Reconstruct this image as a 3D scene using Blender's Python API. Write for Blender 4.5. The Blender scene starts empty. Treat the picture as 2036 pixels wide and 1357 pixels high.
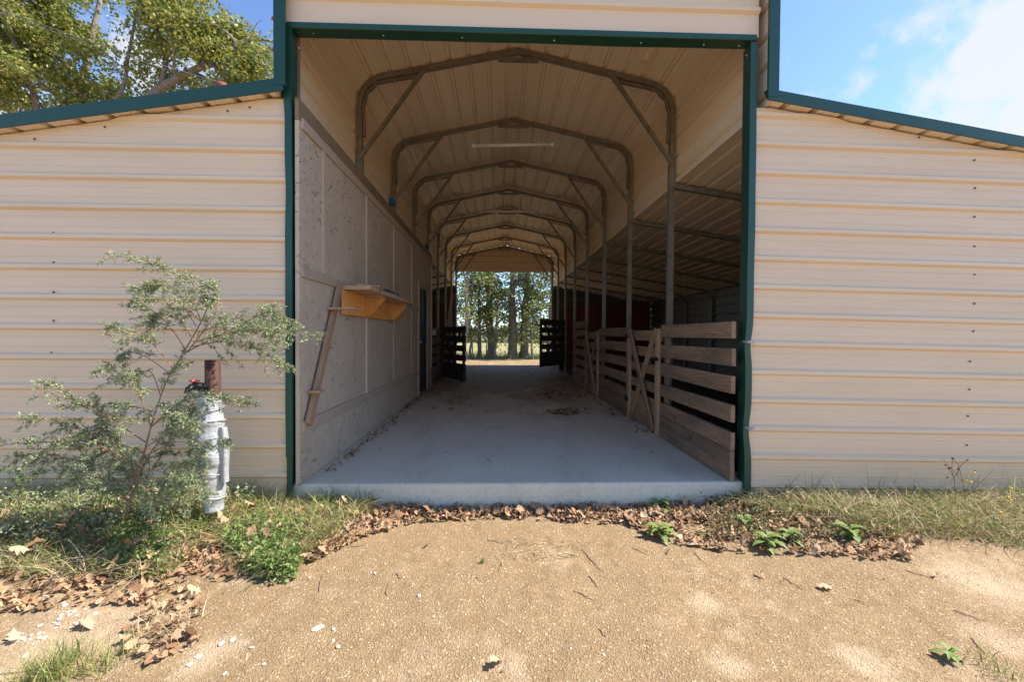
import bpy, bmesh, math, random
import numpy as np
from mathutils import Vector, Matrix, noise
random.seed(7); rng = np.random.default_rng(7)
R = math.radians
S = bpy.context.scene
COL = S.collection

# ------------------------------------------------------------------ camera
CAMZ = 1.16
FPX = 825.0
cam = bpy.data.cameras.new("camera"); camo = bpy.data.objects.new("camera", cam); COL.objects.link(camo)
cam.sensor_width = 36; cam.lens = 36 * FPX / 2036; cam.clip_start = .05; cam.clip_end = 3000
CR = (Matrix.Rotation(-math.atan(27 / 825), 4, 'Z') @ Matrix.Rotation(math.pi / 2 - 13.5 / 825, 4, 'X') @ Matrix.Rotation(.006, 4, 'Z'))
camo.matrix_world = Matrix.Translation((0, 0, CAMZ)) @ CR
S.camera = camo

# ------------------------------------------------------------------ light
SUN_EL = 50.0
K = .008                                   # the sun stands just behind the plane of the front wall, on the right
sd = Vector((1 / math.tan(R(SUN_EL)), K, 1)).normalized()
sun = bpy.data.lights.new("sun", 'SUN'); suno = bpy.data.objects.new("sun", sun); COL.objects.link(suno)
sun.energy = 3.9; sun.angle = R(.55); sun.color = (1, .93, .82)
suno.rotation_euler = sd.to_track_quat('Z', 'Y').to_euler()
suno.location = (20, 1, 20)
W = bpy.data.worlds.new("World"); S.world = W; W.use_nodes = True
nt = W.node_tree; nt.nodes.clear()
def N(t, typ, **kw):
    n = t.nodes.new(typ)
    for k, v in kw.items(): setattr(n, k, v)
    return n
sky = N(nt, 'ShaderNodeTexSky', sky_type='NISHITA', sun_disc=False)
sky.sun_elevation = math.asin(sd.z); sky.sun_rotation = math.atan2(sd.x, sd.y)
sky.air_density = 1.0; sky.dust_density = .25; sky.ozone_density = 2.0
bg = N(nt, 'ShaderNodeBackground'); out = N(nt, 'ShaderNodeOutputWorld')
bg.inputs[1].default_value = .10
tc = N(nt, 'ShaderNodeTexCoord')
def pray(px, py):
    return (CR.to_3x3() @ Vector(((px - 1018) / FPX, -(py - 678.5) / FPX, -1))).normalized()
nz = N(nt, 'ShaderNodeTexNoise'); nz.inputs['Scale'].default_value = 12; nz.inputs['Detail'].default_value = 9; nz.inputs['Roughness'].default_value = .58
nt.links.new(tc.outputs['Generated'], nz.inputs['Vector'])
acc = None
for px, py, r, amp in [(2040, 60, .14, .9), (2120, 230, .19, .95), (1950, 130, .06, .6), (1735, 95, .05, .33), (1590, 205, .05, .42), (1790, 235, .055, .42), (1560, 120, .04, .25),
                       (2300, 100, .3, 1), (240, 120, .10, .6), (430, 140, .1, .5), (-300, 150, .25, .8), (1010, 400, .10, .2)]:
    vm = N(nt, 'ShaderNodeVectorMath', operation='DISTANCE'); nt.links.new(tc.outputs['Generated'], vm.inputs[0]); vm.inputs[1].default_value = pray(px, py)
    mr = N(nt, 'ShaderNodeMapRange'); nt.links.new(vm.outputs['Value'], mr.inputs['Value'])
    mr.inputs['From Min'].default_value = r * 1.25; mr.inputs['From Max'].default_value = 0.0; mr.inputs['To Min'].default_value = 0; mr.inputs['To Max'].default_value = amp
    if acc is None: acc = mr.outputs[0]
    else:
        a = N(nt, 'ShaderNodeMath', operation='MAXIMUM'); nt.links.new(acc, a.inputs[0]); nt.links.new(mr.outputs[0], a.inputs[1]); acc = a.outputs[0]
a1 = N(nt, 'ShaderNodeMath', operation='MULTIPLY_ADD'); nt.links.new(nz.outputs['Fac'], a1.inputs[0]); a1.inputs[1].default_value = 1.5; a1.inputs[2].default_value = -.77
a2 = N(nt, 'ShaderNodeMath', operation='ADD'); nt.links.new(a1.outputs[0], a2.inputs[0]); nt.links.new(acc, a2.inputs[1])
m2 = N(nt, 'ShaderNodeMapRange', interpolation_type='SMOOTHSTEP'); nt.links.new(a2.outputs[0], m2.inputs['Value'])
m2.inputs['From Min'].default_value = .25; m2.inputs['From Max'].default_value = .66; m2.inputs['To Max'].default_value = .93
mx = N(nt, 'ShaderNodeMix', data_type='RGBA'); nt.links.new(m2.outputs[0], mx.inputs[0])
tint = N(nt, 'ShaderNodeMix', data_type='RGBA', blend_type='MULTIPLY'); tint.inputs[0].default_value = 1
nt.links.new(sky.outputs[0], tint.inputs[6]); tint.inputs[7].default_value = (.78, .86, 1.0, 1)
nt.links.new(tint.outputs[2], mx.inputs[6]); mx.inputs[7].default_value = (3.2, 3.3, 3.45, 1)
nt.links.new(mx.outputs[2], bg.inputs[0]); nt.links.new(bg.outputs[0], out.inputs[0])
S.view_settings.view_transform = 'Standard'; S.view_settings.look = 'None'; S.view_settings.gamma = 1
S.view_settings.exposure = 1.50
S.render.engine = 'CYCLES'
S.cycles.max_bounces = 12; S.cycles.diffuse_bounces = 7; S.cycles.glossy_bounces = 3; S.cycles.transparent_max_bounces = 4
S.cycles.use_denoising = True

# ------------------------------------------------------------------ helpers: placing
def at(px, py, Y):
    d = CR.to_3x3() @ Vector(((px - 1018) / FPX, -(py - 678.5) / FPX, -1)); t = Y / d.y
    return Vector((d.x * t, Y, CAMZ + d.z * t))
def gnd(px, py, z=-.2):  # the point of a level plane seen at a pixel
    d = CR.to_3x3() @ Vector(((px - 1018) / FPX, -(py - 678.5) / FPX, -1)); t = (z - CAMZ) / d.z
    return Vector((d.x * t, d.y * t, z))
def atx(px, X, py):                         # the point of the plane x = X seen at a pixel
    d = CR.to_3x3() @ Vector(((px - 1018) / FPX, -(py - 678.5) / FPX, -1)); t = X / d.x
    return Vector((X, d.y * t, CAMZ + d.z * t))

WM = {}
def reg(o, M, parent=None):
    WM[o.name] = M.copy()
    if parent is not None:
        o.parent = parent; o.matrix_parent_inverse = Matrix.Identity(4)
        o.matrix_basis = WM[parent.name].inverted() @ M
    else: o.matrix_basis = M
    return o
def tag(o, label=None, cat=None, group=None, kind=None):
    if label: o["label"] = label
    if cat: o["category"] = cat
    if group: o["group"] = group
    if kind: o["kind"] = kind
    return o
def thing(name, loc, label, cat, group=None):
    o = bpy.data.objects.new(name, None); COL.objects.link(o); o.empty_display_size = .2
    reg(o, Matrix.Translation(loc)); return tag(o, label, cat, group)
def meshobj(name, verts, faces, mat, parent=None, smooth=False, M=None, mats=None, midx=None):
    """verts in world space (or in the space of M); the origin goes to the middle of the base"""
    v = np.asarray(verts, dtype=float).reshape(-1, 3)
    if M is None:
        c = (v.min(0) + v.max(0)) / 2; c[2] = v[:, 2].min()
        v = v - c; M = Matrix.Translation(Vector(c))
    me = bpy.data.meshes.new(name); me.from_pydata(v.tolist(), [], [list(map(int, f)) for f in faces])
    me.materials.append(mat)
    if mats:
        for m in mats: me.materials.append(m)
        me.polygons.foreach_set('material_index', midx)
    if smooth: me.polygons.foreach_set('use_smooth', [True] * len(me.polygons))
    me.update()
    o = bpy.data.objects.new(name, me); COL.objects.link(o)
    return reg(o, M, parent)
def fastmesh(name, V, F, mat, parent=None, smooth=False):
    """numpy verts (n,3), quad or tri index array (m,k)"""
    V = np.asarray(V, dtype=np.float32); F = np.asarray(F, dtype=np.int32)
    c = (V.min(0) + V.max(0)) / 2; c[2] = V[:, 2].min(); V = V - c
    me = bpy.data.meshes.new(name); k = F.shape[1]
    me.vertices.add(len(V)); me.vertices.foreach_set('co', V.ravel())
    me.loops.add(F.size); me.loops.foreach_set('vertex_index', F.ravel())
    me.polygons.add(len(F)); me.polygons.foreach_set('loop_start', np.arange(0, F.size, k, dtype=np.int32))
    me.update(calc_edges=True); me.materials.append(mat)
    if smooth: me.polygons.foreach_set('use_smooth', [True] * len(F))
    me.validate()
    o = bpy.data.objects.new(name, me); COL.objects.link(o)
    return reg(o, Matrix.Translation(Vector([float(x) for x in c])), parent)
def copy_obj(o, M, parent=None):
    c = o.copy(); COL.objects.link(c); c.parent = None
    reg(c, M, parent); return c
def copy_tree(o, M, parent=None):
    c = copy_obj(o, M, parent)
    for ch in [x for x in list(COL.objects) if x.parent == o]:
        rel = WM[o.name].inverted() @ WM[ch.name]
        copy_tree(ch, M @ rel, c)
    return c

# geometry collectors --------------------------------------------------
class MB:
    def __init__(s): s.v = []; s.f = []
    def add(s, vs, fs):
        b = len(s.v); s.v += [tuple(x) for x in vs]; s.f += [[b + i for i in f] for f in fs]; return s
    def box(s, x0, x1, y0, y1, z0, z1, bev=0):
        if bev:
            bm = bmesh.new(); bmesh.ops.create_cube(bm, size=1)
            for v in bm.verts: v.co = Vector(((x0 + x1) / 2 + v.co.x * (x1 - x0), (y0 + y1) / 2 + v.co.y * (y1 - y0), (z0 + z1) / 2 + v.co.z * (z1 - z0)))
            bmesh.ops.bevel(bm, geom=bm.edges[:] , offset=bev, segments=1, affect='EDGES', profile=.5)
            return s.bm(bm)
        vs = [(x, y, z) for x in (x0, x1) for y in (y0, y1) for z in (z0, z1)]
        return s.add(vs, [(0, 1, 3, 2), (4, 6, 7, 5), (0, 4, 5, 1), (2, 3, 7, 6), (0, 2, 6, 4), (1, 5, 7, 3)])
    def bm(s, bm, M=None):
        bm.verts.index_update()
        vs = [(M @ v.co if M else v.co)[:] for v in bm.verts]; fs = [[v.index for v in f.verts] for f in bm.faces]
        bm.free(); return s.add(vs, fs)
    def tube(s, pts, rad, n=8, cap=True):
        pts = [Vector(p) for p in pts]
        if not hasattr(rad, '__len__'): rad = [rad] * len(pts)
        rings = []; up = None
        for i, p in enumerate(pts):
            d = (pts[min(i + 1, len(pts) - 1)] - pts[max(i - 1, 0)]).normalized()
            if up is None: up = Vector((0, 0, 1)) if abs(d.z) < .9 else Vector((1, 0, 0))
            u = (up - d * up.dot(d)).normalized(); w = d.cross(u); up = u
            rings.append([p + (u * math.cos(2 * math.pi * k / n) + w * math.sin(2 * math.pi * k / n)) * rad[i] for k in range(n)])
        vs = [v for r in rings for v in r]; fs = []
        for i in range(len(pts) - 1):
            for k in range(n): fs.append((i * n + k, i * n + (k + 1) % n, (i + 1) * n + (k + 1) % n, (i + 1) * n + k))
        if cap: fs.append(list(range(n))[::-1]); fs.append([(len(pts) - 1) * n + k for k in range(n)])
        return s.add(vs, fs)
    def flat(s, path, Y, h, w):
        """square tube swept along a path of (x,z) points in the plane y = Y; h is its depth in that plane, w its width across"""
        P = [Vector((p[0], p[1])) for p in path]; vs = []
        for i, p in enumerate(P):
            a = (P[i] - P[i - 1]).normalized() if i else None; b = (P[i + 1] - P[i]).normalized() if i < len(P) - 1 else None
            d = ((a or b) + (b or a)).normalized(); n = Vector((-d.y, d.x)); k = 1.0
            if a and b: k = 1 / max(.5, n.dot(Vector((-a.y, a.x))))
            for sn, sy in ((-1, -1), (1, -1), (1, 1), (-1, 1)): vs.append((p.x + n.x * sn * h / 2 * k, Y + sy * w / 2, p.y + n.y * sn * h / 2 * k))
        fs = []
        for i in range(len(P) - 1):
            for k in range(4): fs.append((i * 4 + k, i * 4 + (k + 1) % 4, i * 4 + 4 + (k + 1) % 4, i * 4 + 4 + k))
        fs.append((0, 3, 2, 1)); e = (len(P) - 1) * 4; fs.append((e, e + 1, e + 2, e + 3))
        return s.add(vs, fs)
    def out(s, name, mat, parent=None, smooth=False):
        o = meshobj(name, s.v, s.f, mat, parent, smooth)
        bm = bmesh.new(); bm.from_mesh(o.data); bmesh.ops.recalc_face_normals(bm, faces=bm.faces); bm.to_mesh(o.data); bm.free()
        return o
def board(name, p0, p1, width, thick, face, mat, parent=None, bev=.003, warp=0.0):
    """a board from p0 to p1 (centre line), its wide side looking along face; grain runs along its local x"""
    p0 = Vector(p0); p1 = Vector(p1); L = (p1 - p0).length; x = (p1 - p0).normalized()
    z = Vector(face); z = (z - x * z.dot(x)).normalized(); y = z.cross(x)
    M = Matrix((x, y, z)).transposed().to_4x4(); M.translation = (p0 + p1) / 2
    bm = bmesh.new(); n = 6; vs = []
    sd_ = random.random() * 100
    for i in range(n + 1):
        u = -L / 2 + L * i / n; wz = warp * math.sin(i / n * math.pi * random.uniform(.9, 1.1)); wy = width * .015 * noise.noise(Vector((sd_, i * .7, 0)))
        vs.append([bm.verts.new((u, sy * width / 2 + wy, sz * thick / 2 + wz)) for sy, sz in ((-1, -1), (1, -1), (1, 1), (-1, 1))])
    for i in range(n):
        for k in range(4): bm.faces.new((vs[i][k], vs[i][(k + 1) % 4], vs[i + 1][(k + 1) % 4], vs[i + 1][k]))
    bm.faces.new(vs[0][::-1]); bm.faces.new(vs[-1])
    bmesh.ops.recalc_face_normals(bm, faces=bm.faces)
    if bev:
        ed = [e for e in bm.edges if len(e.link_faces) == 2 and e.calc_face_angle(0) > .8]
        bmesh.ops.bevel(bm, geom=ed, offset=min(bev, thick * .3), segments=2, affect='EDGES', profile=.5)
    me = bpy.data.meshes.new(name); bm.to_mesh(me); bm.free(); me.materials.append(mat)
    o = bpy.data.objects.new(name, me); COL.objects.link(o)
    return reg(o, M, parent)

# ------------------------------------------------------------------ materials
def newmat(name):
    m = bpy.data.materials.new(name); m.use_nodes = True; t = m.node_tree; t.nodes.clear()
    o = N(t, 'ShaderNodeOutputMaterial'); p = N(t, 'ShaderNodeBsdfPrincipled'); t.links.new(p.outputs[0], o.inputs[0])
    return m, t, p, o
def L(t, a, b): t.links.new(a, b)
def ramp(t, src, stops, interp='LINEAR'):
    r = N(t, 'ShaderNodeValToRGB'); r.color_ramp.interpolation = interp
    e = r.color_ramp.elements
    while len(e) < len(stops): e.new(.5)
    for i, (p, c) in enumerate(stops):
        e[i].position = p; e[i].color = (c, c, c, 1) if not hasattr(c, '__len__') else (*c[:3], 1)
    if src is not None: L(t, src, r.inputs[0])
    return r
def tex(t, kind, vec, scale, detail=4, rough=.55, **kw):
    n = N(t, 'ShaderNodeTex' + kind)
    if vec is not None: L(t, vec, n.inputs['Vector'])
    n.inputs['Scale'].default_value = scale
    if kind == 'Noise': n.inputs['Detail'].default_value = detail; n.inputs['Roughness'].default_value = rough
    for k, v in kw.items(): n.inputs[k].default_value = v
    return n
def mapping(t, vec, scale=(1, 1, 1), rot=(0, 0, 0), loc=(0, 0, 0)):
    m = N(t, 'ShaderNodeMapping'); L(t, vec, m.inputs[0]); m.inputs['Scale'].default_value = scale; m.inputs['Rotation'].default_value = rot; m.inputs['Location'].default_value = loc
    return m.outputs[0]
def mixc(t, fac, a, b, blend='MIX'):
    m = N(t, 'ShaderNodeMix', data_type='RGBA', blend_type=blend)
    for i, v in ((0, fac), (6, a), (7, b)):
        if hasattr(v, 'is_output') or isinstance(v, bpy.types.NodeSocket): L(t, v, m.inputs[i])
        elif i == 0: m.inputs[0].default_value = v
        else: m.inputs[i].default_value = (*v[:3], 1)
    return m.outputs[2]
def mth(t, op, a, b=None, c=None, clamp=False):
    m = N(t, 'ShaderNodeMath', operation=op); m.use_clamp = clamp
    for i, v in enumerate((a, b, c)):
        if v is None: continue
        if isinstance(v, bpy.types.NodeSocket): L(t, v, m.inputs[i])
        else: m.inputs[i].default_value = v
    return m.outputs[0]
def bump(t, p, h, strength=.3, dist=.01):
    b = N(t, 'ShaderNodeBump'); b.inputs['Strength'].default_value = strength; b.inputs['Distance'].default_value = dist
    L(t, h, b.inputs['Height']); L(t, b.outputs[0], p.inputs['Normal'])
def worldpos(t): return N(t, 'ShaderNodeNewGeometry').outputs['Position']

def painted_sheet(name, base, dirt, rough=.42, streak=(1, 1, 1), low_dirt=True):
    m, t, p, o = newmat(name); P = worldpos(t)
    n1 = tex(t, 'Noise', mapping(t, P, streak), 2.2, 6, .6); n2 = tex(t, 'Noise', P, 60, 3)
    r1 = ramp(t, n1.outputs[0], [(.35, 0), (.75, 1)])
    c = mixc(t, mth(t, 'MULTIPLY', r1.outputs[0], .30), base, dirt)
    r2 = ramp(t, n2.outputs[0], [(.62, 0), (.78, 1)])
    c = mixc(t, mth(t, 'MULTIPLY', r2.outputs[0], .18), c, dirt)
    if low_dirt:
        sx = N(t, 'ShaderNodeSeparateXYZ'); L(t, P, sx.inputs[0])
        z = mth(t, 'MULTIPLY_ADD', n1.outputs[0], .5, sx.outputs[2])
        r3 = ramp(t, mth(t, 'ADD', z, -.05), [(0, 1), (.55, 0)])
        c = mixc(t, mth(t, 'MULTIPLY', r3.outputs[0], .5), c, [x * .72 for x in dirt])
    L(t, c, p.inputs['Base Color'])
    L(t, mth(t, 'MULTIPLY_ADD', n1.outputs[0], .25, rough - .1), p.inputs['Roughness'])
    n3 = tex(t, 'Noise', mapping(t, P, streak), 3.5, 2)
    bump(t, p, n3.outputs[0], .10, .02)
    return m
M_wall = painted_sheet('tan_sheet_paint', (.79, .595, .405), (.52, .38, .22), streak=(.3, .3, 3))
M_roofin = painted_sheet('tan_roof_sheet', (.86, .70, .52), (.56, .42, .28), streak=(3, .25, 3), low_dirt=False)
M_inner = painted_sheet('shaded_tan_sheet', (.13, .10, .07), (.07, .05, .035), streak=(.5, .5, 2))  # the tan sheet again, the closed stalls' shade put into its colour
M_green = painted_sheet('green_trim_paint', (.011, .058, .038), (.02, .08, .06), rough=.36, streak=(2, 2, .5), low_dirt=False)
def galv(name, base, dark):
    m, t, p, o = newmat(name); P = worldpos(t)
    v = tex(t, 'Voronoi', P, 90); n = tex(t, 'Noise', P, 7, 5, .65)
    c = mixc(t, mth(t, 'MULTIPLY', v.outputs['Distance'], .5), base, [x * 1.25 for x in base])
    r = ramp(t, n.outputs[0], [(.45, 0), (.72, 1)])
    c = mixc(t, mth(t, 'MULTIPLY', r.outputs[0], .65), c, dark)
    L(t, c, p.inputs['Base Color']); p.inputs['Metallic'].default_value = .35; p.inputs['Roughness'].default_value = .5
    return m
M_galv = galv('galvanised_tube', (.24, .215, .17), (.13, .095, .06))
M_bolt = galv('bolt_steel', (.45, .45, .46), (.2, .16, .13))
def wood(name, light, dark, weather=None, wamt=0.0, scale=1.0, knots=True):
    m, t, p, o = newmat(name); tcn = N(t, 'ShaderNodeTexCoord'); oi = N(t, 'ShaderNodeObjectInfo')
    sh = N(t, 'ShaderNodeVectorMath', operation='ADD'); L(t, tcn.outputs['Object'], sh.inputs[0])
    cm = N(t, 'ShaderNodeCombineXYZ'); L(t, mth(t, 'MULTIPLY', oi.outputs['Random'], 37.0), cm.inputs[0]); L(t, mth(t, 'MULTIPLY', oi.outputs['Random'], 91.0), cm.inputs[1]); L(t, cm.outputs[0], sh.inputs[1])
    V = sh.outputs[0]
    big = tex(t, 'Noise', mapping(t, V, (1.6 * scale, 9 * scale, 9 * scale)), 1.0, 3, .5)
    ring = tex(t, 'Noise', mapping(t, V, (1.1 * scale, 10 * scale, 10 * scale)), 1.2, 1.5, .4)
    bands = mth(t, 'FRACT', mth(t, 'MULTIPLY', ring.outputs[0], 14.0))
    rb = ramp(t, bands, [(0, .15), (.6, .75), (.92, 1), (1, .1)])
    fine = tex(t, 'Noise', mapping(t, V, (6 * scale, 220 * scale, 220 * scale)), 1.0, 4, .7)
    f = mth(t, 'MULTIPLY_ADD', rb.outputs[0], .45, mth(t, 'MULTIPLY', fine.outputs[0], .55), clamp=True)
    c = mixc(t, ramp(t, f, [(.2, 0), (.8, 1)]).outputs[0], dark, light)
    hv = N(t, 'ShaderNodeHueSaturation'); L(t, c, hv.inputs['Color']); L(t, mth(t, 'MULTIPLY_ADD', oi.outputs['Random'], .5, .75), hv.inputs['Value']); c = hv.outputs[0]
    if weather:
        w = ramp(t, big.outputs[0], [(.5 - wamt * .4, 0), (.5 + .25, 1)])
        c = mixc(t, mth(t, 'MULTIPLY', w.outputs[0], .85), c, mixc(t, fine.outputs[0], [x * .35 for x in weather], weather))
    if knots:
        kn = tex(t, 'Voronoi', mapping(t, V, (2.6, 6, 6)), 1.0)
        c = mixc(t, mth(t, 'MULTIPLY', ramp(t, kn.outputs['Distance'], [(.05, 1), (.11, 0)]).outputs[0], .85), c, [x * .3 for x in dark])
    L(t, c, p.inputs['Base Color']); p.inputs['Roughness'].default_value = .78
    bump(t, p, f, .35, .003)
    return m
M_woodw = wood('weathered_stall_board', (.42, .27, .16), (.15, .085, .045), (.15, .12, .095), .65)
M_woodg = wood('gate_board', (.48, .30, .17), (.25, .145, .075), (.20, .15, .11), .1)
M_woodd = wood('dark_gate_board', (.10, .065, .045), (.045, .03, .02), (.05, .04, .035), .4)
M_wooda = wood('raw_pine', (.50, .325, .195), (.31, .18, .10))
M_woodo = wood('orange_plywood', (.78, .36, .08), (.58, .23, .05), knots=False, scale=.8)
M_batten = wood('painted_batten', (.54, .415, .30), (.48, .365, .26), knots=False)
M_red = wood('red_brown_panel', (.20, .045, .022), (.10, .02, .012), knots=False, scale=.4)
def osb(name, paint, strand, amt):
    m, t, p, o = newmat(name); P = worldpos(t)
    sw = mapping(t, P, (1, 1, 1))
    wn = tex(t, 'Noise', sw, 5, 2); 
    add = N(t, 'ShaderNodeVectorMath', operation='MULTIPLY_ADD'); L(t, wn.outputs['Color'], add.inputs[0]); add.inputs[1].default_value = (.3, .3, .3); L(t, sw, add.inputs[2])
    fl = []
    for k, (rx, sc, th) in enumerate(((.9, 1.0, .12), (-.7, 1.3, .11), (.2, .8, .10), (1.5, 1.1, .11))):
        mp = mapping(t, add.outputs[0], (9 * sc, 9 * sc, 34 * sc) if k % 2 == 0 else (9 * sc, 34 * sc, 9 * sc), (rx, 0, 0), (k * 3.1, k * 7.7, k))
        v = tex(t, 'Voronoi', mp, 1.0)
        sel = ramp(t, v.outputs['Color'], [(.55, 0), (.72, 1)])
        fl.append(mth(t, 'MULTIPLY', ramp(t, v.outputs['Distance'], [(th, 1), (th + .16, 0)]).outputs[0], sel.outputs[0]))
    f = mth(t, 'MAXIMUM', mth(t, 'MAXIMUM', fl[0], fl[1]), mth(t, 'MAXIMUM', fl[2], fl[3]))
    patch = ramp(t, tex(t, 'Noise', P, 1.7, 4).outputs[0], [(.35, .15), (.65, 1)])
    f = mth(t, 'MULTIPLY', f, patch.outputs[0])
    c0 = mixc(t, tex(t, 'Noise', P, 13, 8, .7).outputs[0], [x * .72 for x in paint], [x * 1.25 for x in paint])
    st = ramp(t, tex(t, 'Noise', mapping(t, P, (1, 1, .5)), 1.1, 6, .7).outputs[0], [(.5, 0), (.72, 1)])
    c0 = mixc(t, mth(t, 'MULTIPLY', st.outputs[0], .45), c0, [x * .55 for x in paint])
    L(t, mixc(t, mth(t, 'MULTIPLY', f, amt), c0, strand), p.inputs['Base Color'])
    p.inputs['Roughness'].default_value = .85
    hh = mth(t, 'ADD', tex(t, 'Voronoi', mapping(t, P, (20, 20, 45), (.5, 0, 0)), 1.0).outputs['Distance'], mth(t, 'MULTIPLY', f, -1.2))
    bump(t, p, hh, .5, .006)
    return m
M_osb = osb('painted_strand_board', (.56, .435, .315), (.09, .05, .028), .95)
M_osbraw = osb('raw_strand_board', (.27, .18, .105), (.10, .06, .03), .9)
def concrete():
    m, t, p, o = newmat('slab_concrete'); P = worldpos(t)
    n1 = tex(t, 'Noise', P, 1.3, 7, .62); n2 = tex(t, 'Noise', P, 26, 6, .7); n3 = tex(t, 'Noise', mapping(t, P, (.6, .25, 1)), 3, 6, .7)
    c = mixc(t, n1.outputs[0], (.54, .48, .37), (.69, .62, .49))
    c = mixc(t, mth(t, 'MULTIPLY', ramp(t, n2.outputs[0], [(.5, 0), (.75, 1)]).outputs[0], .45), c, (.30, .26, .20))
    n5 = tex(t, 'Noise', mapping(t, P, (1, .4, 1)), 2.3, 9, .72); c = mixc(t, mth(t, 'MULTIPLY', ramp(t, n5.outputs[0], [(.5, 0), (.68, 1)]).outputs[0], .40), c, (.30, .255, .19))
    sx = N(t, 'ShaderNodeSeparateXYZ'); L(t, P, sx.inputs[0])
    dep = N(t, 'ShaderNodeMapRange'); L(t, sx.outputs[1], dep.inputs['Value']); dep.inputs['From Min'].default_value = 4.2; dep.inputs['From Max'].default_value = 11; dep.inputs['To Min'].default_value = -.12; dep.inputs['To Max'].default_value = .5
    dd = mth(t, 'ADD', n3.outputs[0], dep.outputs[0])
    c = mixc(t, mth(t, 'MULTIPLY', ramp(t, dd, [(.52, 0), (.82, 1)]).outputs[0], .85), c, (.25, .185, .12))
    # redder brown towards the foot of the slab's face
    lo = ramp(t, mth(t, 'MULTIPLY_ADD', n3.outputs[0], .05, mth(t, 'ADD', sx.outputs[2], .18)), [(.0, 1), (.055, 0)])
    c = mixc(t, mth(t, 'MULTIPLY', lo.outputs[0], .7), c, (.33, .20, .13))
    cr = tex(t, 'Voronoi', mapping(t, P, (.35, .35, .35), (0, 0, .4)), 1.0); cr.feature = 'DISTANCE_TO_EDGE'
    crk = ramp(t, cr.outputs['Distance'], [(.0, 1), (.0025, 0)])
    c = mixc(t, mth(t, 'MULTIPLY', crk.outputs[0], .0), c, (.12, .11, .10))
    L(t, c, p.inputs['Base Color']); p.inputs['Roughness'].default_value = .68
    bump(t, p, mth(t, 'ADD', n2.outputs[0], n1.outputs[0]), .25, .004)
    return m
M_conc = concrete()
def islands(name, cols, rough=.8, transl=0.0, spec=.3):
    m, t, p, o = newmat(name); g = N(t, 'ShaderNodeNewGeometry')
    st = [(i / max(1, len(cols) - 1), c) for i, c in enumerate(cols)]
    r = ramp(t, g.outputs['Random Per Island'], st)
    nn = tex(t, 'Noise', g.outputs['Position'], 70, 3)
    c = mixc(t, .25, r.outputs[0], mixc(t, nn.outputs[0], (.02, .02, .02), r.outputs[0]))
    L(t, c, p.inputs['Base Color']); p.inputs['Roughness'].default_value = rough; p.inputs['Specular IOR Level'].default_value = spec
    if transl:
        tr = N(t, 'ShaderNodeBsdfTranslucent'); L(t, c, tr.inputs[0]); ms = N(t, 'ShaderNodeMixShader'); ms.inputs[0].default_value = transl
        L(t, p.outputs[0], ms.inputs[1]); L(t, tr.outputs[0], ms.inputs[2]); L(t, ms.outputs[0], o.inputs[0])
    return m
M_litter = islands('dead_leaf', [(.12, .055, .025), (.40, .22, .11), (.52, .36, .21), (.27, .13, .065), (.60, .44, .28), (.45, .27, .14), (.33, .20, .12), (.54, .39, .25)], .75, .15)
M_straw = islands('dry_straw', [(.52, .40, .22), (.74, .60, .38), (.30, .21, .11), (.64, .51, .30), (.20, .14, .07)], .7, .15)
M_grass = islands('weed_grass', [(.22, .27, .06), (.10, .14, .03), (.42, .40, .12), (.55, .45, .20), (.28, .34, .09), (.13, .18, .045), (.36, .38, .13)], .5, .25)
M_grassb = islands('bluish_weed', [(.22, .29, .16), (.36, .42, .27), (.09, .13, .06), (.46, .42, .24), (.15, .21, .10)], .7, .15)
M_shadec = islands('shaded_creeper', [(.07, .095, .06), (.12, .14, .09), (.10, .07, .05), (.17, .19, .12)], .7, .1)  # creeper greens darkened to carry the shadow beside the slab
M_creep = islands('creeping_weed', [(.18, .22, .07), (.34, .34, .15), (.08, .11, .035), (.44, .36, .19), (.26, .17, .10), (.12, .16, .05)], .7, .15)
M_leafy = islands('bright_weed_leaf', [(.06, .13, .025), (.16, .27, .06), (.27, .36, .10), (.09, .18, .04), (.34, .38, .13)], .5, .25)
M_sage = islands('feathery_weed_leaf', [(.26, .34, .15), (.42, .48, .27), (.08, .14, .045), (.55, .58, .37), (.33, .41, .20), (.13, .20, .07)], .6, .22)
M_stem = islands('weed_stem', [(.30, .19, .12), (.24, .13, .08), (.34, .24, .15)], .7)
M_oak = islands('oak_leaf', [(.13, .18, .035), (.25, .29, .05), (.40, .38, .08), (.18, .24, .04), (.48, .38, .10)], .45, .42, .5)
M_grove = islands('grove_leaf', [(.10, .17, .035), (.22, .30, .06), (.38, .42, .10), (.15, .22, .045), (.45, .40, .14)], .5, .45, .4)
M_stone = islands('pale_stone', [(.58, .50, .40), (.48, .41, .32), (.66, .59, .50)], .85)
M_grit = islands('grit', [(.26, .17, .09), (.50, .37, .23), (.38, .25, .14), (.54, .41, .26), (.14, .09, .05), (.42, .29, .15)], .9)
M_twig = islands('twig', [(.16, .10, .07), (.25, .17, .12)], .8)
M_far = islands('hazed_wood_leaf', [(.20, .25, .15), (.27, .32, .19), (.33, .36, .22)], .9, .3)  # leaf greens paled so the distance haze sits in the colour
def bark(name, a, b):
    m, t, p, o = newmat(name); P = worldpos(t)
    n = tex(t, 'Noise', mapping(t, P, (7, 7, 1.6)), 3.0, 8, .7); v = tex(t, 'Voronoi', mapping(t, P, (14, 14, 3.5)), 1.4)
    f = mth(t, 'MULTIPLY', n.outputs[0], mth(t, 'ADD', v.outputs['Distance'], .4))
    L(t, mixc(t, ramp(t, f, [(.15, 0), (.55, 1)]).outputs[0], a, b), p.inputs['Base Color']); p.inputs['Roughness'].default_value = .9
    bump(t, p, f, .8, .03); return m
M_bark = bark('oak_bark', (.07, .055, .045), (.23, .19, .16))
M_barkp = bark('pale_bark', (.16, .125, .10), (.42, .36, .30))
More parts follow.
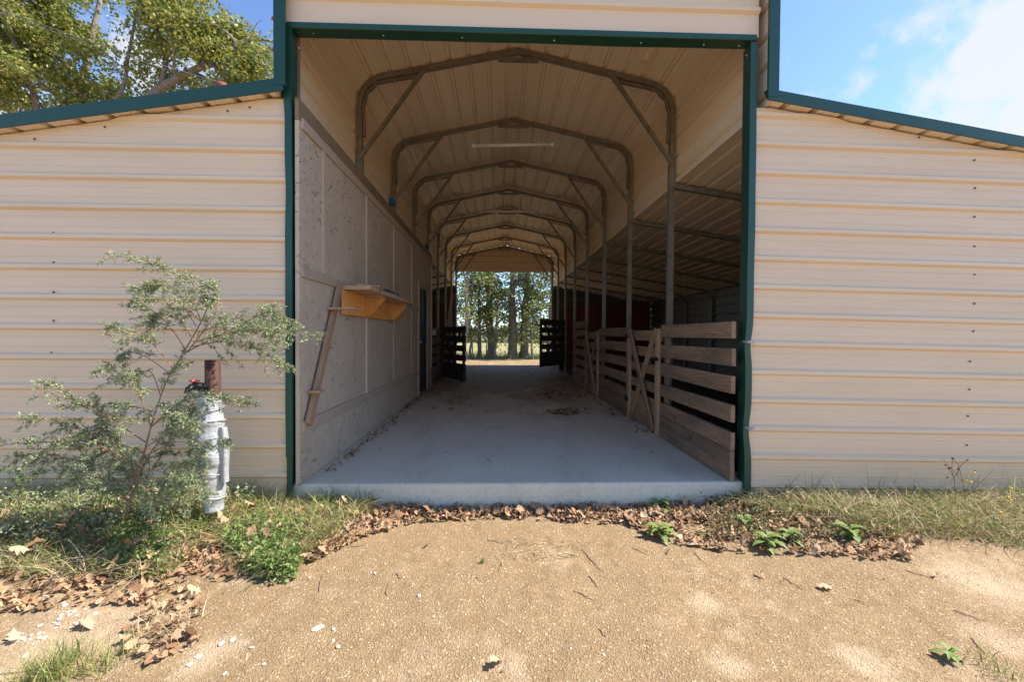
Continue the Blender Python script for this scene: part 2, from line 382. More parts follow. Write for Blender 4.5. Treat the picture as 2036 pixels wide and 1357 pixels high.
def plain(name, c, rough=.5, metal=0.0, bumpy=0.0, var=.25, sc=30):
    m, t, p, o = newmat(name); P = worldpos(t); n = tex(t, 'Noise', P, sc, 4)
    L(t, mixc(t, n.outputs[0], [x * (1 - var) for x in c], [min(1, x * (1 + var)) for x in c]), p.inputs['Base Color'])
    p.inputs['Roughness'].default_value = rough; p.inputs['Metallic'].default_value = metal
    if bumpy: bump(t, p, n.outputs[0], bumpy, .01)
    return m
M_black = plain('black_plastic', (.012, .012, .014), .35)
M_iron = plain('black_iron', (.02, .018, .016), .5, .5)
M_blue = plain('blue_box_plastic', (.015, .11, .33), .45)
M_greybox = plain('grey_box_plastic', (.34, .35, .37), .5)
M_white = plain('lamp_tube_plastic', (.88, .84, .80), .35, var=.04)
M_wire = plain('cable_sheath', (.42, .36, .28), .6)
M_cable = plain('overhead_cable', (.12, .12, .13), .6)
M_rust = plain('rusty_pipe', (.06, .026, .016), .75, .2, .3, .5)
M_foil = plain('silver_wrap', (.46, .47, .48), .40, .35, .9, .2, 22)
M_valve = plain('red_valve', (.45, .05, .07), .5)
M_rock = plain('grey_stone', (.20, .18, .15), .9, 0, .8, .5, 18)
M_door = plain('grey_steel_door', (.035, .033, .032), .7)
M_moth = plain('moth', (.85, .68, .48), .8)
M_vent = plain('rusty_vent_cap', (.17, .045, .03), .8, 0, .2, .4)
def dirtmat():
    m, t, p, o = newmat('sandy_dirt'); P = worldpos(t)
    sx = N(t, 'ShaderNodeSeparateXYZ'); L(t, P, sx.inputs[0])
    g1 = tex(t, 'Noise', P, 1.1, 6, .6); g2 = tex(t, 'Noise', P, 95, 6, .75); g3 = tex(t, 'Noise', P, 9, 8, .65); g4 = tex(t, 'Voronoi', P, 130)
    c = mixc(t, g3.outputs[0], (.275, .186, .098), (.43, .32, .19))
    c = mixc(t, ramp(t, g2.outputs[0], [(.3, 0), (.7, 1)]).outputs[0], mixc(t, 1.0, c, (.55, .5, .45), 'MULTIPLY'), c)
    c = mixc(t, mth(t, 'MULTIPLY', ramp(t, g4.outputs['Color'], [(.8, 0), (.9, 1)]).outputs[0], .55), c, (.70, .56, .40))
    pale = ramp(t, mth(t, 'MULTIPLY_ADD', g3.outputs[0], .35, g1.outputs[0]), [(.73, 0), (.86, 1)])
    c = mixc(t, mth(t, 'MULTIPLY', pale.outputs[0], .4), c, mixc(t, g2.outputs[0], (.48, .36, .235), (.64, .51, .37)))
    for (qx, qy, qr) in [(130, 1290, .42), (1960, 1160, .3), (1990, 1270, .15), (1720, 1320, .13), (1450, 1330, .1), (420, 1300, .15), (1400, 1200, .1)]:
        q = gnd(qx, qy); dn = N(t, 'ShaderNodeVectorMath', operation='DISTANCE'); L(t, P, dn.inputs[0]); dn.inputs[1].default_value = q
        f = mth(t, 'ADD', mth(t, 'DIVIDE', dn.outputs['Value'], qr), mth(t, 'MULTIPLY_ADD', g3.outputs[0], 2.4, -1.2))
        c = mixc(t, mth(t, 'MULTIPLY', ramp(t, f, [(.25, 1), (1.0, 0)]).outputs[0], .6), c, mixc(t, g2.outputs[0], (.43, .315, .20), (.60, .475, .34)))
    g6 = tex(t, 'Noise', P, 260, 3, .6); c = mixc(t, mth(t, 'MULTIPLY', ramp(t, g6.outputs[0], [(.52, 0), (.66, 1)]).outputs[0], .42), c, (.15, .09, .04))
    # the pasture beyond the trees
    f1 = tex(t, 'Noise', mapping(t, P, (.12, .05, 1)), 1.0, 6, .6); f2 = tex(t, 'Noise', mapping(t, P, (1, .4, 1)), 1.6, 6, .7)
    fc = mixc(t, f1.outputs[0], (.15, .17, .05), (.36, .31, .15)); fc = mixc(t, mth(t, 'MULTIPLY', f2.outputs[0], .5), fc, (.30, .25, .12))
    edge = mth(t, 'ADD', mth(t, 'MULTIPLY', g1.outputs[0], 3.0), sx.outputs[1])
    fr = N(t, 'ShaderNodeMapRange'); L(t, edge, fr.inputs['Value']); fr.inputs['From Min'].default_value = 22.6; fr.inputs['From Max'].default_value = 24.5
    c = mixc(t, fr.outputs[0], c, fc)
    L(t, c, p.inputs['Base Color']); p.inputs['Roughness'].default_value = .93; p.inputs['Specular IOR Level'].default_value = .2
    bump(t, p, mth(t, 'MULTIPLY_ADD', g2.outputs[0], .7, g4.outputs['Distance']), .6, .012)
    return m
M_dirt = dirtmat()

# ------------------------------------------------------------------ ground
def gz(x, y):
    z = -.2
    z += .035 * noise.noise(Vector((x * .7, y * .7, 0))) + .012 * noise.noise(Vector((x * 3, y * 3, 5)))
    if y < 4: z += .006 * noise.noise(Vector((x * 14, y * 14, 2))) + .003 * noise.noise(Vector((x * 40, y * 40, 9)))
    if y < 3.3: z += .05 * max(0, min(1, (-x - .9) / 1.2)) * math.exp(-((y - 2.8) / .5) ** 2)
    if y < 3.3: z += .05 * max(0, min(1, (x - 1.4) / .8)) * math.exp(-((y - 2.9) / .45) ** 2)
    if y > 30: z -= min(2.0, (y - 30) * .012)
    return z
xs = np.concatenate([-np.geomspace(700, 6, 22), np.linspace(-5.4, -4.2, 10), np.linspace(-4.1, 4.3, 330), np.linspace(4.5, 5.8, 10), np.geomspace(6.2, 700, 22)])
ys = np.concatenate([np.linspace(-60, -3, 8), np.linspace(-2, 1.2, 10), np.linspace(1.3, 3.3, 150), np.linspace(3.5, 26, 40), np.geomspace(27, 1500, 34)])
GV = [(x, y, gz(x, y)) for y in ys for x in xs]; nx = len(xs)
GF = [(j * nx + i, j * nx + i + 1, (j + 1) * nx + i + 1, (j + 1) * nx + i) for j in range(len(ys) - 1) for i in range(nx - 1)]
g = fastmesh('ground', GV, GF, M_dirt, smooth=True); tag(g, kind='structure', label='sandy tan dirt yard running on to pasture', cat='ground')
mb = MB(); n = 150; vs = []; 
for i in range(n + 1):
    x = -1.66 + 3.69 * i / n; w = .004 * noise.noise(Vector((x * 5, 0, 0))); ch = .007 * max(0, noise.noise(Vector((x * 13, 3, 0))) - .2) * 3
    vs += [(x, 15.6, -.34), (x, 15.6, 0), (x, 3.215 + w + ch, 0), (x, 3.203 + w, -.008 - ch), (x, 3.199 + w * .6, -.1), (x, 3.203, -.34)]
mb.add(vs, [(i * 6 + k, i * 6 + k + 1, i * 6 + 7 + k, i * 6 + 6 + k) for i in range(n) for k in range(5)] + [tuple(range(6)), tuple(n * 6 + k for k in range(5, -1, -1))])
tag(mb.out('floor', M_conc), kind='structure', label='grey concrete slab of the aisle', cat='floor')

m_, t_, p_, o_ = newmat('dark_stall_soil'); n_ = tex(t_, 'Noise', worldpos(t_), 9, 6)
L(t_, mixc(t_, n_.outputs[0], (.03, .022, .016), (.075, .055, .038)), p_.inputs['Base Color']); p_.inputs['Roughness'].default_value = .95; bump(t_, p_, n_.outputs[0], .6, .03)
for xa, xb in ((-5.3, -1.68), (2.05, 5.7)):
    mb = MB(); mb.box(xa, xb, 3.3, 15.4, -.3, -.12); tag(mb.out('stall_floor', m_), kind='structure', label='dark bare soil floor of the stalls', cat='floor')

# ------------------------------------------------------------------ barn shell
XC = .212; HW = 1.85                            # aisle: centre line and half width
YF, YB = 3.27, 15.46                           # first and last frame
SP = (YB - YF) / 8
ZR, SL = 4.47, .215                            # ridge and slope
def bowpath(inset=0.0, z0=2.97, z1=2.97):
    """outer outline of the tall centre roof, (x,z), left foot to right foot"""
    half = []
    r = .38; a0 = math.atan(SL); ze = ZR - SL * (HW)            # eave corner if it were sharp
    t = r * math.tan((math.pi / 2 - a0) / 2)
    cx = HW - r; 
    p1 = Vector((HW, ze - t)); p2 = Vector((HW, ze)) + Vector((-math.cos(a0), math.sin(a0))) * t
    cz = p1.y
    half.append((0, ZR))
    n = 8
    arc = []
    for i in range(n + 1):
        an = (math.pi / 2 - a0) * (1 - i / n)
        arc.append((cx + r * math.cos(an), cz + r * math.sin(an)))
    half += arc
    half.append((HW, z1))
    def ins(path):
        out = []
        for i, q in enumerate(path):
            q = Vector(q); a = Vector(path[max(0, i - 1)]); b = Vector(path[min(len(path) - 1, i + 1)]); d = (b - a).normalized()
            if i == 0: out.append((0, q.y - inset / math.cos(a0))); continue
            nrm = Vector((d.y, -d.x)); nrm = nrm if nrm.x < 0 else -nrm
            if i == len(path) - 1: nrm = Vector((-1, 0))
            out.append(tuple(q + nrm * inset))
        return out
    h = ins(half)
    right = [(XC + x, z) for x, z in h]; left = [(XC - x, z) for x, z in h[1:]][::-1]
    if z0 != z1: left[0] = (left[0][0], z0)
    return left + right
def ribprofile(total, start=.10, pitch=.223, H=.025):
    """(s, height) along a ribbed sheet"""
    out = [(0, 0)]; c = start
    while c < total:
        for ds, h in ((-.029, 0), (-.013, H), (.013, H), (.029, 0), (.067, 0), (.074, .0028), (.081, 0), (.141, 0), (.148, .0028), (.155, 0)):
            s = c + ds
            if out[-1][0] + .001 < s < total - .001: out.append((s, h))
        c += pitch
    out.append((total, 0)); return out
def sheet_along_y(name, path, y0, y1, mat, parent, start=.1, sign=1, H=.032):
    """ribbed sheet with its ribs running along y over a path of (x,z); sign turns the ribs to the other side"""
    P = [Vector(p) for p in path]; cum = [0]
    for i in range(1, len(P)): cum.append(cum[-1] + (P[i] - P[i - 1]).length)
    def ev(s):
        i = 1
        while i < len(P) - 1 and cum[i] < s: i += 1
        t = (s - cum[i - 1]) / (cum[i] - cum[i - 1]); d = (P[i] - P[i - 1]).normalized()
        return P[i - 1].lerp(P[i], t), Vector((-d.y, d.x))
    prof = ribprofile(cum[-1], start, .2286, H)
    for k, c in enumerate(cum[1:-1]):
        if all(abs(c - s) > .012 for s, _ in prof): prof.append((c, 0))
    prof.sort(); V = []; F = []; nseg = 9
    for s, h in prof:
        q, nn = ev(s); q = q + nn * h * sign
        for j in range(nseg):
            y = y0 + (y1 - y0) * j / (nseg - 1); wob = .0025 * noise.noise(Vector((s * 3, y * 1.3, 3)))
            V.append((q.x + nn.x * wob, y, q.y + nn.y * wob))
    for i in range(len(prof) - 1):
        for j in range(nseg - 1): a = i * nseg + j; F.append((a, a + 1, a + nseg + 1, a + nseg))
    return meshobj(name, V, F, mat, parent)
def sheet_along_x(name, z0, z1, xl, xr, Y, mat, parent, start=.1, sign=-1, tilt=0.0, xref=0.0, n=9, seed=0, fine=False):
    """upright ribbed sheet with level ribs; xl(z), xr(z) give its ends"""
    prof = ribprofile(z1 - z0, start); V = []; F = []
    zs = sorted(set([p for p in prof]))
    if fine:
        zs = sorted(set([p for p in prof] + [(k * .02, 0) for k in range(1, int((z1 - z0) / .02)) if all(abs(k * .02 - s) > .034 for s, h in prof if h > .01)]))
    for s, h in zs:
        z = z0 + s
        a, b = xl(z), xr(z)
        for j in range(n):
            x = a + (b - a) * j / (n - 1)
            V.append((x, Y + sign * h + .002 * noise.noise(Vector((x * 1.5, z * 4, seed))), z - tilt * (x - xref)))
    for i in range(len(zs) - 1):
        for j in range(n - 1): q = i * n + j; F.append((q, q + 1, q + n + 1, q + n))
    return meshobj(name, V, F, mat, parent)

barn = thing('barn', (XC, YF, -.2), 'tan ribbed metal barn with dark green trim and an open aisle through its middle', 'barn')
YW = 3.20                                      # front wall plane
WZ, WZR, WS, WSR = 2.940, 2.960, .161, .156                           # lean-to roofs: height at the tall bay, slope
WOL, WOR = -5.35, 5.75                         # outer corners of the lean-tos
XL, XR = XC - HW, XC + HW
roofz_l = lambda x: WZ - WS * (XL - x); roofz_r = lambda x: WZR - WSR * (x - XR)
# tall bay: bent roof and side sheet in one run
o = sheet_along_y('roof', bowpath(-.004, 2.925, 2.94), 3.13, YB + .1, M_roofin, barn, .08)
tag(o, label='tan ribbed roof and upper side sheeting of the tall middle bay')
# lean-to roofs
sheet_along_y('lean_to_roof', [(WOL - .08, roofz_l(WOL - .08)), (XL - .003, WZ)], 3.135, YB + .1, M_roofin, barn, .09)
sheet_along_y('lean_to_roof', [(XR + .003, WZR), (WOR + .08, roofz_r(WOR + .08))], 3.135, YB + .1, M_roofin, barn, .14)
# front walls of the lean-tos
def clipx_l(z, g=.008): return max(WOL, XL - (WZ - g - z) / WS) if z > roofz_l(WOL) - g else WOL
LX1 = -1.575
wl = sheet_along_x('front_wall', -.14, WZ - .02, lambda z: min(LX1 - .02, clipx_l(z)), lambda z: LX1, YW, M_wall, barn, start=.222)
tag(wl, label='tan ribbed wall left of the aisle with one row of screws')
RX0 = 1.955; TI = .018
def clipx_r(z):   # z is the row height at RX0; find where the falling row meets the roof
    zr0 = WZR - .012
    if z - TI * (WOR - RX0) < roofz_r(WOR) - .012: return WOR
    x = (zr0 - z + WSR * XR - TI * RX0) / (WSR - TI)
    return max(RX0 + .02, min(WOR, x))
wr = sheet_along_x('front_wall', -.16, WZR - .02, lambda z: RX0, clipx_r, YW, M_wall, barn, start=.145, tilt=TI, xref=RX0, seed=4)
tag(wr, label='tan ribbed wall right of the aisle, its ribs falling to the right')
# gable over the opening
bp = bowpath(.004)
def half_at(z):
    pts = [(x - XC, zz) for x, zz in bp if x >= XC]
    for i in range(len(pts) - 1):
        (xa, za), (xb, zb) = pts[i], pts[i + 1]
        if zb <= z <= za: return xa + (xb - xa) * ((za - z) / max(1e-6, za - zb))
    return HW if z < 3.5 else .01
HZ = 3.474                                     # top of the green header
gw = sheet_along_x('gable_wall', HZ + .0, ZR - .03, lambda z: XC - min(1.81, half_at(z)), lambda z: XC + min(1.79, half_at(z)), YW - .01, M_wall, barn, start=.20, seed=9)
bw = sheet_along_x('gable_wall', 3.48, ZR - .002, lambda z: XC - half_at(z) - .01, lambda z: XC + half_at(z) + .01, YB + .06, M_roofin, barn, start=.12, sign=1, n=3, fine=True)
# rear walls and long side walls
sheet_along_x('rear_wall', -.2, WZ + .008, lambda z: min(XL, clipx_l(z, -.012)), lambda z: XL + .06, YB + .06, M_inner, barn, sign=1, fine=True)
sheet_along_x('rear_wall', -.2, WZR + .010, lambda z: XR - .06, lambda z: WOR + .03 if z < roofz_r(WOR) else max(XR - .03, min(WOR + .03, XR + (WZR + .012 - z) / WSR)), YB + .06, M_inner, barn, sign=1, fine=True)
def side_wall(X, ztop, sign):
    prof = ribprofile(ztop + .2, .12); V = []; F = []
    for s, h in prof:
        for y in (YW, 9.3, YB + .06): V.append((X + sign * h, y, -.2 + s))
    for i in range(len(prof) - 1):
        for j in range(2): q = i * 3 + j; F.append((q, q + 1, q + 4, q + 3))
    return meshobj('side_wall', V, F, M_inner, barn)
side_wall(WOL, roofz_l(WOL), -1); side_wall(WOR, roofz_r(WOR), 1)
# green trim: fascias
def fascia(x0, z0, x1, z1, Yf, h=.105, name='fascia', th=.012):
    mb = MB(); n = 14
    vs = []
    for i in range(n + 1):
        t = i / n; x = x0 + (x1 - x0) * t; z = z0 + (z1 - z0) * t; w = .003 * noise.noise(Vector((x * 1.3, 7, 1)))
        vs += [(x, Yf + w, z), (x, Yf + w, z - h), (x, Yf + th + w, z - h), (x, Yf + .06, z + .004)]
    fs = []
    for i in range(n):
        for k in range(4): fs.append((i * 4 + k, i * 4 + (k + 1) % 4, i * 4 + 4 + (k + 1) % 4, i * 4 + 4 + k))
    fs += [(0, 3, 2, 1), (n * 4, n * 4 + 1, n * 4 + 2, n * 4 + 3)]
    mb.add(vs, fs); return mb.out(name, M_green, barn)
fascia(WOL - .1, roofz_l(WOL - .1) + .088, XL + .055, WZ + .089, 3.112, .094)
fascia(XR - .025, WZR + .078, WOR + .1, roofz_r(WOR + .1) + .074, 3.112, .082)
# corner trim that runs up both sides of the tall bay and over its roof edge
mb = MB(); pth = [(x + .022, z) for x, z in bowpath(.008, WZ + .03, WZR + .02)]
mb.flat(pth, 3.119, .082, .02); mb.out('rake_trim', M_green, barn)
# header and jambs
def ztilt(x): return -.008 * (x - XC) * 1.0
mb = MB(); vs = []; n = 40
for i in range(n + 1):
    x = -1.60 + 3.575 * i / n; d = .006 * noise.noise(Vector((x * 1.7, 0, 3))) + .012 * math.exp(-((x - .95) / .3) ** 2) * -.4; zz = ztilt(x) * -.3
    vs += [(x, YW - .034, HZ + zz), (x, YW - .036, HZ - .036 + zz), (x, YW - .03, HZ - .042 + zz), (x, YW + .080, HZ - .036 + zz + d), (x, YW + .082, HZ - .02 + zz + d), (x, YW - .01, HZ + zz + .002)]
fs = []
for i in range(n):
    for k in range(6): fs.append((i * 6 + k, i * 6 + (k + 1) % 6, i * 6 + 6 + (k + 1) % 6, i * 6 + 6 + k))
fs += [tuple(range(5, -1, -1)), tuple(range(n * 6, n * 6 + 6))]
mb.add(vs, fs); header = mb.out('header_trim', M_green, barn)
def jamb(xo, xi, side, dents, zb, zt, name='jamb_trim'):
    """side +1: the jamb right of the opening"""
    vs = []; n = 60
    for i in range(n + 1):
        z = zb + (zt - zb) * i / n; d = .004 * noise.noise(Vector((z * 2.2, side, 3)))
        for c, w, a in dents: d += a * math.exp(-((z - c) / w) ** 2)
        vs += [(xo + d, YW - .030, z), (xi + d * .6, YW - .032, z), (xi + d * .6 , YW - .024, z), (xi + .012 * side + d * .3, YW + .088, z), (xi + .02 * side + d * .3, YW + .088, z), (xo + d, YW - .002, z)]
    fs = []
    for i in range(n):
        for k in range(6): fs.append((i * 6 + k, i * 6 + (k + 1) % 6, i * 6 + 6 + (k + 1) % 6, i * 6 + 6 + k))
    fs += [tuple(range(5, -1, -1)), tuple(range(n * 6, n * 6 + 6))]
    mb = MB(); mb.add(vs, fs); return mb.out(name, M_green, barn)
jl = jamb(-1.600, -1.548, -1, [(2.95, .12, -.012), (2.2, .2, .006)], .22, HZ - .05)
jamb(-1.597, -1.553, -1, [(.1, .2, .004)], -.08, .235)
jr = jamb(1.985, 1.930, 1, [(1.08, .12, -.02), (.42, .14, -.024), (.75, .3, -.006)], -.09, HZ - .05)
# pale screws on the trim
def screw_mesh(r=.008):
    bm = bmesh.new(); bmesh.ops.create_uvsphere(bm, u_segments=8, v_segments=5, radius=r)
    for v in bm.verts: v.co.y *= .6
    me = bpy.data.meshes.new('screw'); bm.to_mesh(me); bm.free(); return me
M_screw = plain('screw_head', (.12, .10, .09), .5, .3); M_screwp = plain('pale_screw_head', (.6, .58, .52), .5)
sm = screw_mesh(); sm.materials.append(M_screw); smp = screw_mesh(.006); smp.materials.append(M_screwp)
def screw(p, parent, me=sm):
    o = bpy.data.objects.new('screw', me); COL.objects.link(o); reg(o, Matrix.Translation(p), parent); return o
for py in (285, 346, 405, 463, 522, 581, 638, 702): screw(at(106 if py < 700 else 102, py, YW - .006), wl)
for px, py in ((68, 276), (208, 252), (333, 237), (452, 220), (496, 213)): screw(at(px, py, YW - .006), wl)
for px, py in ((1938, 318), (1939, 374), (1938, 431), (1938, 490), (1938, 546), (1938, 604), (1936, 659), (1929, 719), (1928, 775), (1925, 828), (1923, 886), (1632, 231), (1728, 248), (1828, 273), (1870, 272), (1997, 302)):
    screw(at(px, py, YW - .006), wr)
for px in (623, 762, 919, 1102, 1275, 1400, 1470): screw(Vector((at(px, 80, YW + .02).x, YW + .025, HZ - .043)), header, smp)
for py in (110, 230, 680, 950): screw(at(1487, py, YW + .03) - Vector((.01, 0, 0)), jr, smp)
for py in (95, 360, 620, 905): screw(at(594, py, YW + .03), jl, smp)
# two hinge pins through the right jamb
for py in (680, 852):
    q = at(1487, py, YW - .06); mb = MB()
    mb.tube([q + Vector((0, .06, 0)), q + Vector((0, -.03, 0))], .011, 10); mb.tube([q + Vector((-.018, -.02, 0)), q + Vector((.030, -.026, .004))], .0085, 8)
    mb.tube([q + Vector((.028, -.026, .0)), q + Vector((.034, -.028, -.02 if py == 680 else .02))], .005, 8)
    mb.out('hinge_pin', M_bolt, barn, True)
# arch frames -------------------------------------------------------------
TW = .052
def bow_centre():
    p = bowpath(.022 + TW / 2, 0.0, 0.0); return p
def make_frame(Y):
    mb = MB(); p = bow_centre()
    bow = [q for q in p]; bow[0] = (bow[0][0], 2.90); bow[-1] = (bow[-1][0], 2.90)
    mb.flat(bow, Y, TW, TW)
    fr = mb.out('arch_frame', M_galv, barn)
    for sgn in (-1, 1):
        x = p[0][0] if sgn < 0 else p[-1][0]
        m = MB(); m.flat([(x, 0.0), (x, 3.16)], Y, TW + .008, TW + .008)
        m.box(x - .06, x + .06, Y - .05, Y + .05, 0.002, .012); m.out('frame_leg', M_galv, fr)
        m = MB(); m.flat([(x - sgn * .0, 3.14), (XC + sgn * 1.07, ZR - SL * 1.07 - .075)], Y - TW / 2 - .018, .038, .038); m.out('corner_brace', M_galv, fr)
        # doubled sleeves inside the bend
        m = MB(); inn = bowpath(.022 + TW + .014); sel = [q for q in inn if (q[0] - XC) * sgn > 1.2 and q[1] > 3.45]
        if sgn < 0: sel = sel[::1]
        s0 = (XC + sgn * 1.10, ZR - SL * 1.10 - .118)
        e0 = (sel[0] if sgn > 0 else sel[-1]); 
        pts = [s0] + (sel if sgn > 0 else sel[::-1]) + [((XC + sgn * (HW - .022 - TW - .014)), 3.42)]
        q = []
        for i, a in enumerate(pts):
            k = .016 * math.sin(i * 2.1); q.append((a[0] - sgn * abs(k) * .7, a[1] - abs(k)))
        m.flat(q, Y - .004, .020, .040); m.out('bend_sleeve', M_galv, fr)
    m = MB(); zb = ZR - .145
    m.flat([(XC - .235, zb), (XC + .235, zb)], Y - .004, .04, .044)
    arc = [(XC - .13 + .26 * i / 8, zb + .022 + .045 * math.sin(math.pi * i / 8)) for i in range(9)]
    m.flat(arc, Y - .01, .012, .03); m.out('ridge_brace', M_galv, fr)
    return fr
def zdeep(k): return YF + .04 + SP * k
f0 = make_frame(zdeep(1))
for k in list(range(2, 9)): 
    copy_tree(f0, Matrix.Translation((0, SP * (k - 1), 0)) @ WM[f0.name], barn)
# front frame (behind the green trim) and lean-to frames
mb = MB(); q = bow_centre(); mb.flat(q, YF + .045, TW, TW); mb.out('arch_frame', M_galv, barn)
def lean_frame(side):
    mb = MB(); xo = (WOR - .05) if side > 0 else (WOL + .05); rz = roofz_r if side > 0 else roofz_l
    x0 = XR - .02 if side > 0 else XL + .02; r = .3
    pts = [(x0, rz(x0) - .055), (xo - side * r, rz(xo - side * r) - .055)]
    for i in range(1, 6):
        a = i / 6 * math.pi / 2; pts.append((xo - side * r + side * r * math.sin(a), rz(xo - side * r) - .055 - r * (1 - math.cos(a))))
    pts += [(xo, rz(xo - side * r) - .055 - r), (xo, -.2)]
    mb.flat(pts, zdeep(1), TW, TW)
    return mb.out('lean_to_frame', M_galv, barn)
fr = lean_frame(1)
for k in range(2, 9): copy_tree(fr, Matrix.Translation((0, SP * (k - 1), 0)) @ WM[fr.name], barn)
fl = lean_frame(-1)
for k in range(1, 9):
    if k == 1: continue
    copy_tree(fl, Matrix.Translation((0, SP * (k - 1), 0)) @ WM[fl.name], barn)
# rear jambs
for x in (XL + .05, XR - .05):
    mb = MB(); mb.box(x - .03, x + .03, YB + .03, YB + .11, -.1, 3.48); mb.out('jamb_trim', M_green, barn)
# red brown lining at the far end of both lean-tos
for a, b in ((WOL + .1, XL - .35), (XR + .42, WOR - .1)):
    n = 5
    for i in range(n):
        xa = a + (b - a) * i / n; xb = a + (b - a) * (i + 1) / n - .006
        mb = MB(); mb.box(xa, xb, YB - .02, YB, -.1, 2.27); mb.out('lining_panel', M_red, barn)
# small vent cap on the left lean-to roof
v = at(440, 170, 6.4)
mb = MB(); mb.tube([(v.x, v.y, roofz_l(v.x) - .05), (v.x, v.y, v.z - .05)], .06, 12)
mb.tube([(v.x, v.y, v.z - .06), (v.x, v.y, v.z - .05), (v.x, v.y, v.z + .03), (v.x, v.y, v.z + .05)], [.05, .085, .08, .03], 12)
mb.out('vent_pipe', M_vent, barn, True)

# ------------------------------------------------------------------ strand board wall and what hangs on it
XW = -1.50
iw = thing('board_wall', (XW, 6, 0), 'painted strand board wall with battens lining the left side of the aisle', 'wall')
pan = [3.29, 4.755, 5.975, 7.195, 7.86]
for a, b in zip(pan[:-1], pan[1:]):
    mb = MB(); mb.box(XW - (.03 if a < 3.3 else .012), XW, (3.18 if a < 3.3 else a + .002), b - .002, .004, 2.755); mb.out('wall_panel', M_osb, iw)
mb = MB(); mb.box(XW - .012, XW, 7.86, 8.78, 2.06, 2.755); mb.out('wall_panel', M_osb, iw)
mb = MB(); mb.box(XW - .012, XW, 8.78, 9.38, .004, 2.755); mb.out('wall_panel', M_osb, iw)
mb = MB(); mb.box(XW - .03, XW - .003, 3.18, 9.38, 2.758, 2.925); o = mb.out('upper_strip', M_osbraw, iw); tag(o, label='bare unpainted strand board strip along the top')
mb = MB(); mb.box(-1.66, XW - .014, 9.37, 9.40, 0, 2.92); mb.out('end_panel', M_osb, iw)
def bt(y0, z0, y1, z1, w=.065): board('batten', (XW + .009, y0, z0), (XW + .009, y1, z1), w, .017, (1, 0, 0), M_batten, iw, .002)
bt(3.21, 2.745, 9.38, 2.745, .08); bt(3.21, 1.62, 7.84, 1.62, .07); bt(3.21, .44, 7.80, .44, .085)
for y in (3.60, 4.755, 5.975, 7.195): bt(y, 1.66, y, 2.703, .05)
for y in (4.755, 5.975, 7.195): bt(y, .484, y, 1.584, .05)
for y in (7.82, 8.82): bt(y, .0, y, 2.14, .10)
bt(7.87, 2.09, 8.77, 2.09, .10); bt(9.30, 0, 9.30, 2.70, .07)
mb = MB(); mb.box(XW - .075, XW - .04, 7.862, 8.778, .005, 2.058, bev=.004); dr = mb.out('door', M_door, iw)
mb = MB(); mb.box(XW - .038, XW - .030, 8.02, 8.62, 1.15, 1.85, bev=.002); mb.box(XW - .038, XW - .030, 8.02, 8.62, .2, .95, bev=.002); mb.out('door_panel', M_door, dr)
mb = MB(); mb.tube([(XW - .04, 7.97, 1.0), (XW + .01, 7.97, 1.0)], .014, 10); mb.tube([(XW + .0, 7.97, 1.0), (XW + .012, 7.97, 1.0), (XW + .035, 7.97, 1.0)], [.012, .028, .02], 12); mb.out('door_knob', M_bolt, dr, True)
mb = MB(); mb.box(XW - .04, XW - .005, 7.868, 7.88, .01, 2.03) if False else mb.box(XW - .038, XW - .02, 7.864, 7.874, .01, 1.2); o = mb.out('door_edge', M_galv, dr)

sh = thing('wall_shelf', (XW + .02, 5.0, 1.6), 'long plank shelf on plywood brackets fixed to the strand board wall', 'shelf')
board('shelf_top', (XW + .15, 3.98, 1.595), (XW + .15, 6.10, 1.595), .27, .042, (0, 0, 1), M_wooda, sh, .004)
board('back_board', (XW + .030, 3.96, 1.455), (XW + .030, 6.25, 1.455), .23, .02, (1, 0, 0), M_woodo, sh, .002)
for y in (4.62, 5.70):
    pts = [(XW + .042, 1.572), (XW + .25, 1.572), (XW + .25, 1.525), (XW + .10, 1.35), (XW + .042, 1.35)]
    vs = [(x, y - .022, z) for x, z in pts] + [(x, y + .022, z) for x, z in pts]; n = 5
    mb = MB(); mb.add(vs, [list(range(n))[::-1], [n + i for i in range(n)]] + [(i, (i + 1) % n, n + (i + 1) % n, n + i) for i in range(n)]); mb.out('bracket', M_woodo, sh)
    board('spacer', (XW + .045, y - .04, 1.56), (XW + .24, y - .04, 1.56), .03, .03, (0, 0, 1), M_wooda, sh)
o = board('wood_offcut', (XW + .04, 4.1, 1.632), (XW + .20, 4.35, 1.638), .20, .018, (0, .05, 1), M_wooda, None); tag(o, 'thin pine offcut lying on the near end of the wall shelf', 'board')
# black tray
mb = MB(); a, b = 4.75, 5.25; x0, x1 = XW + .10, XW + .26; z0 = 1.619
mb.box(x0, x1, a, b, z0, z0 + .006)
for k in range(4):
    if k == 0: mb.box(x0, x0 + .006, a, b, z0 + .006, z0 + .036)
    if k == 1: mb.box(x1 - .006, x1, a, b, z0 + .006, z0 + .036)
    if k == 2: mb.box(x0 + .006, x1 - .006, a, a + .006, z0 + .006, z0 + .036)
    if k == 3: mb.box(x0 + .006, x1 - .006, b - .006, b, z0 + .006, z0 + .036)
mb.tube([(x0 + .03, a + .05, z0 + .01), (x0 + .08, a + .15, z0 + .05), (x0 + .05, b - .1, z0 + .05), (x0 + .1, b - .03, z0 + .02)], .011, 8)
o = mb.out('tray', M_black); tag(o, 'low black plastic tray lying on top of the wall shelf', 'tray')
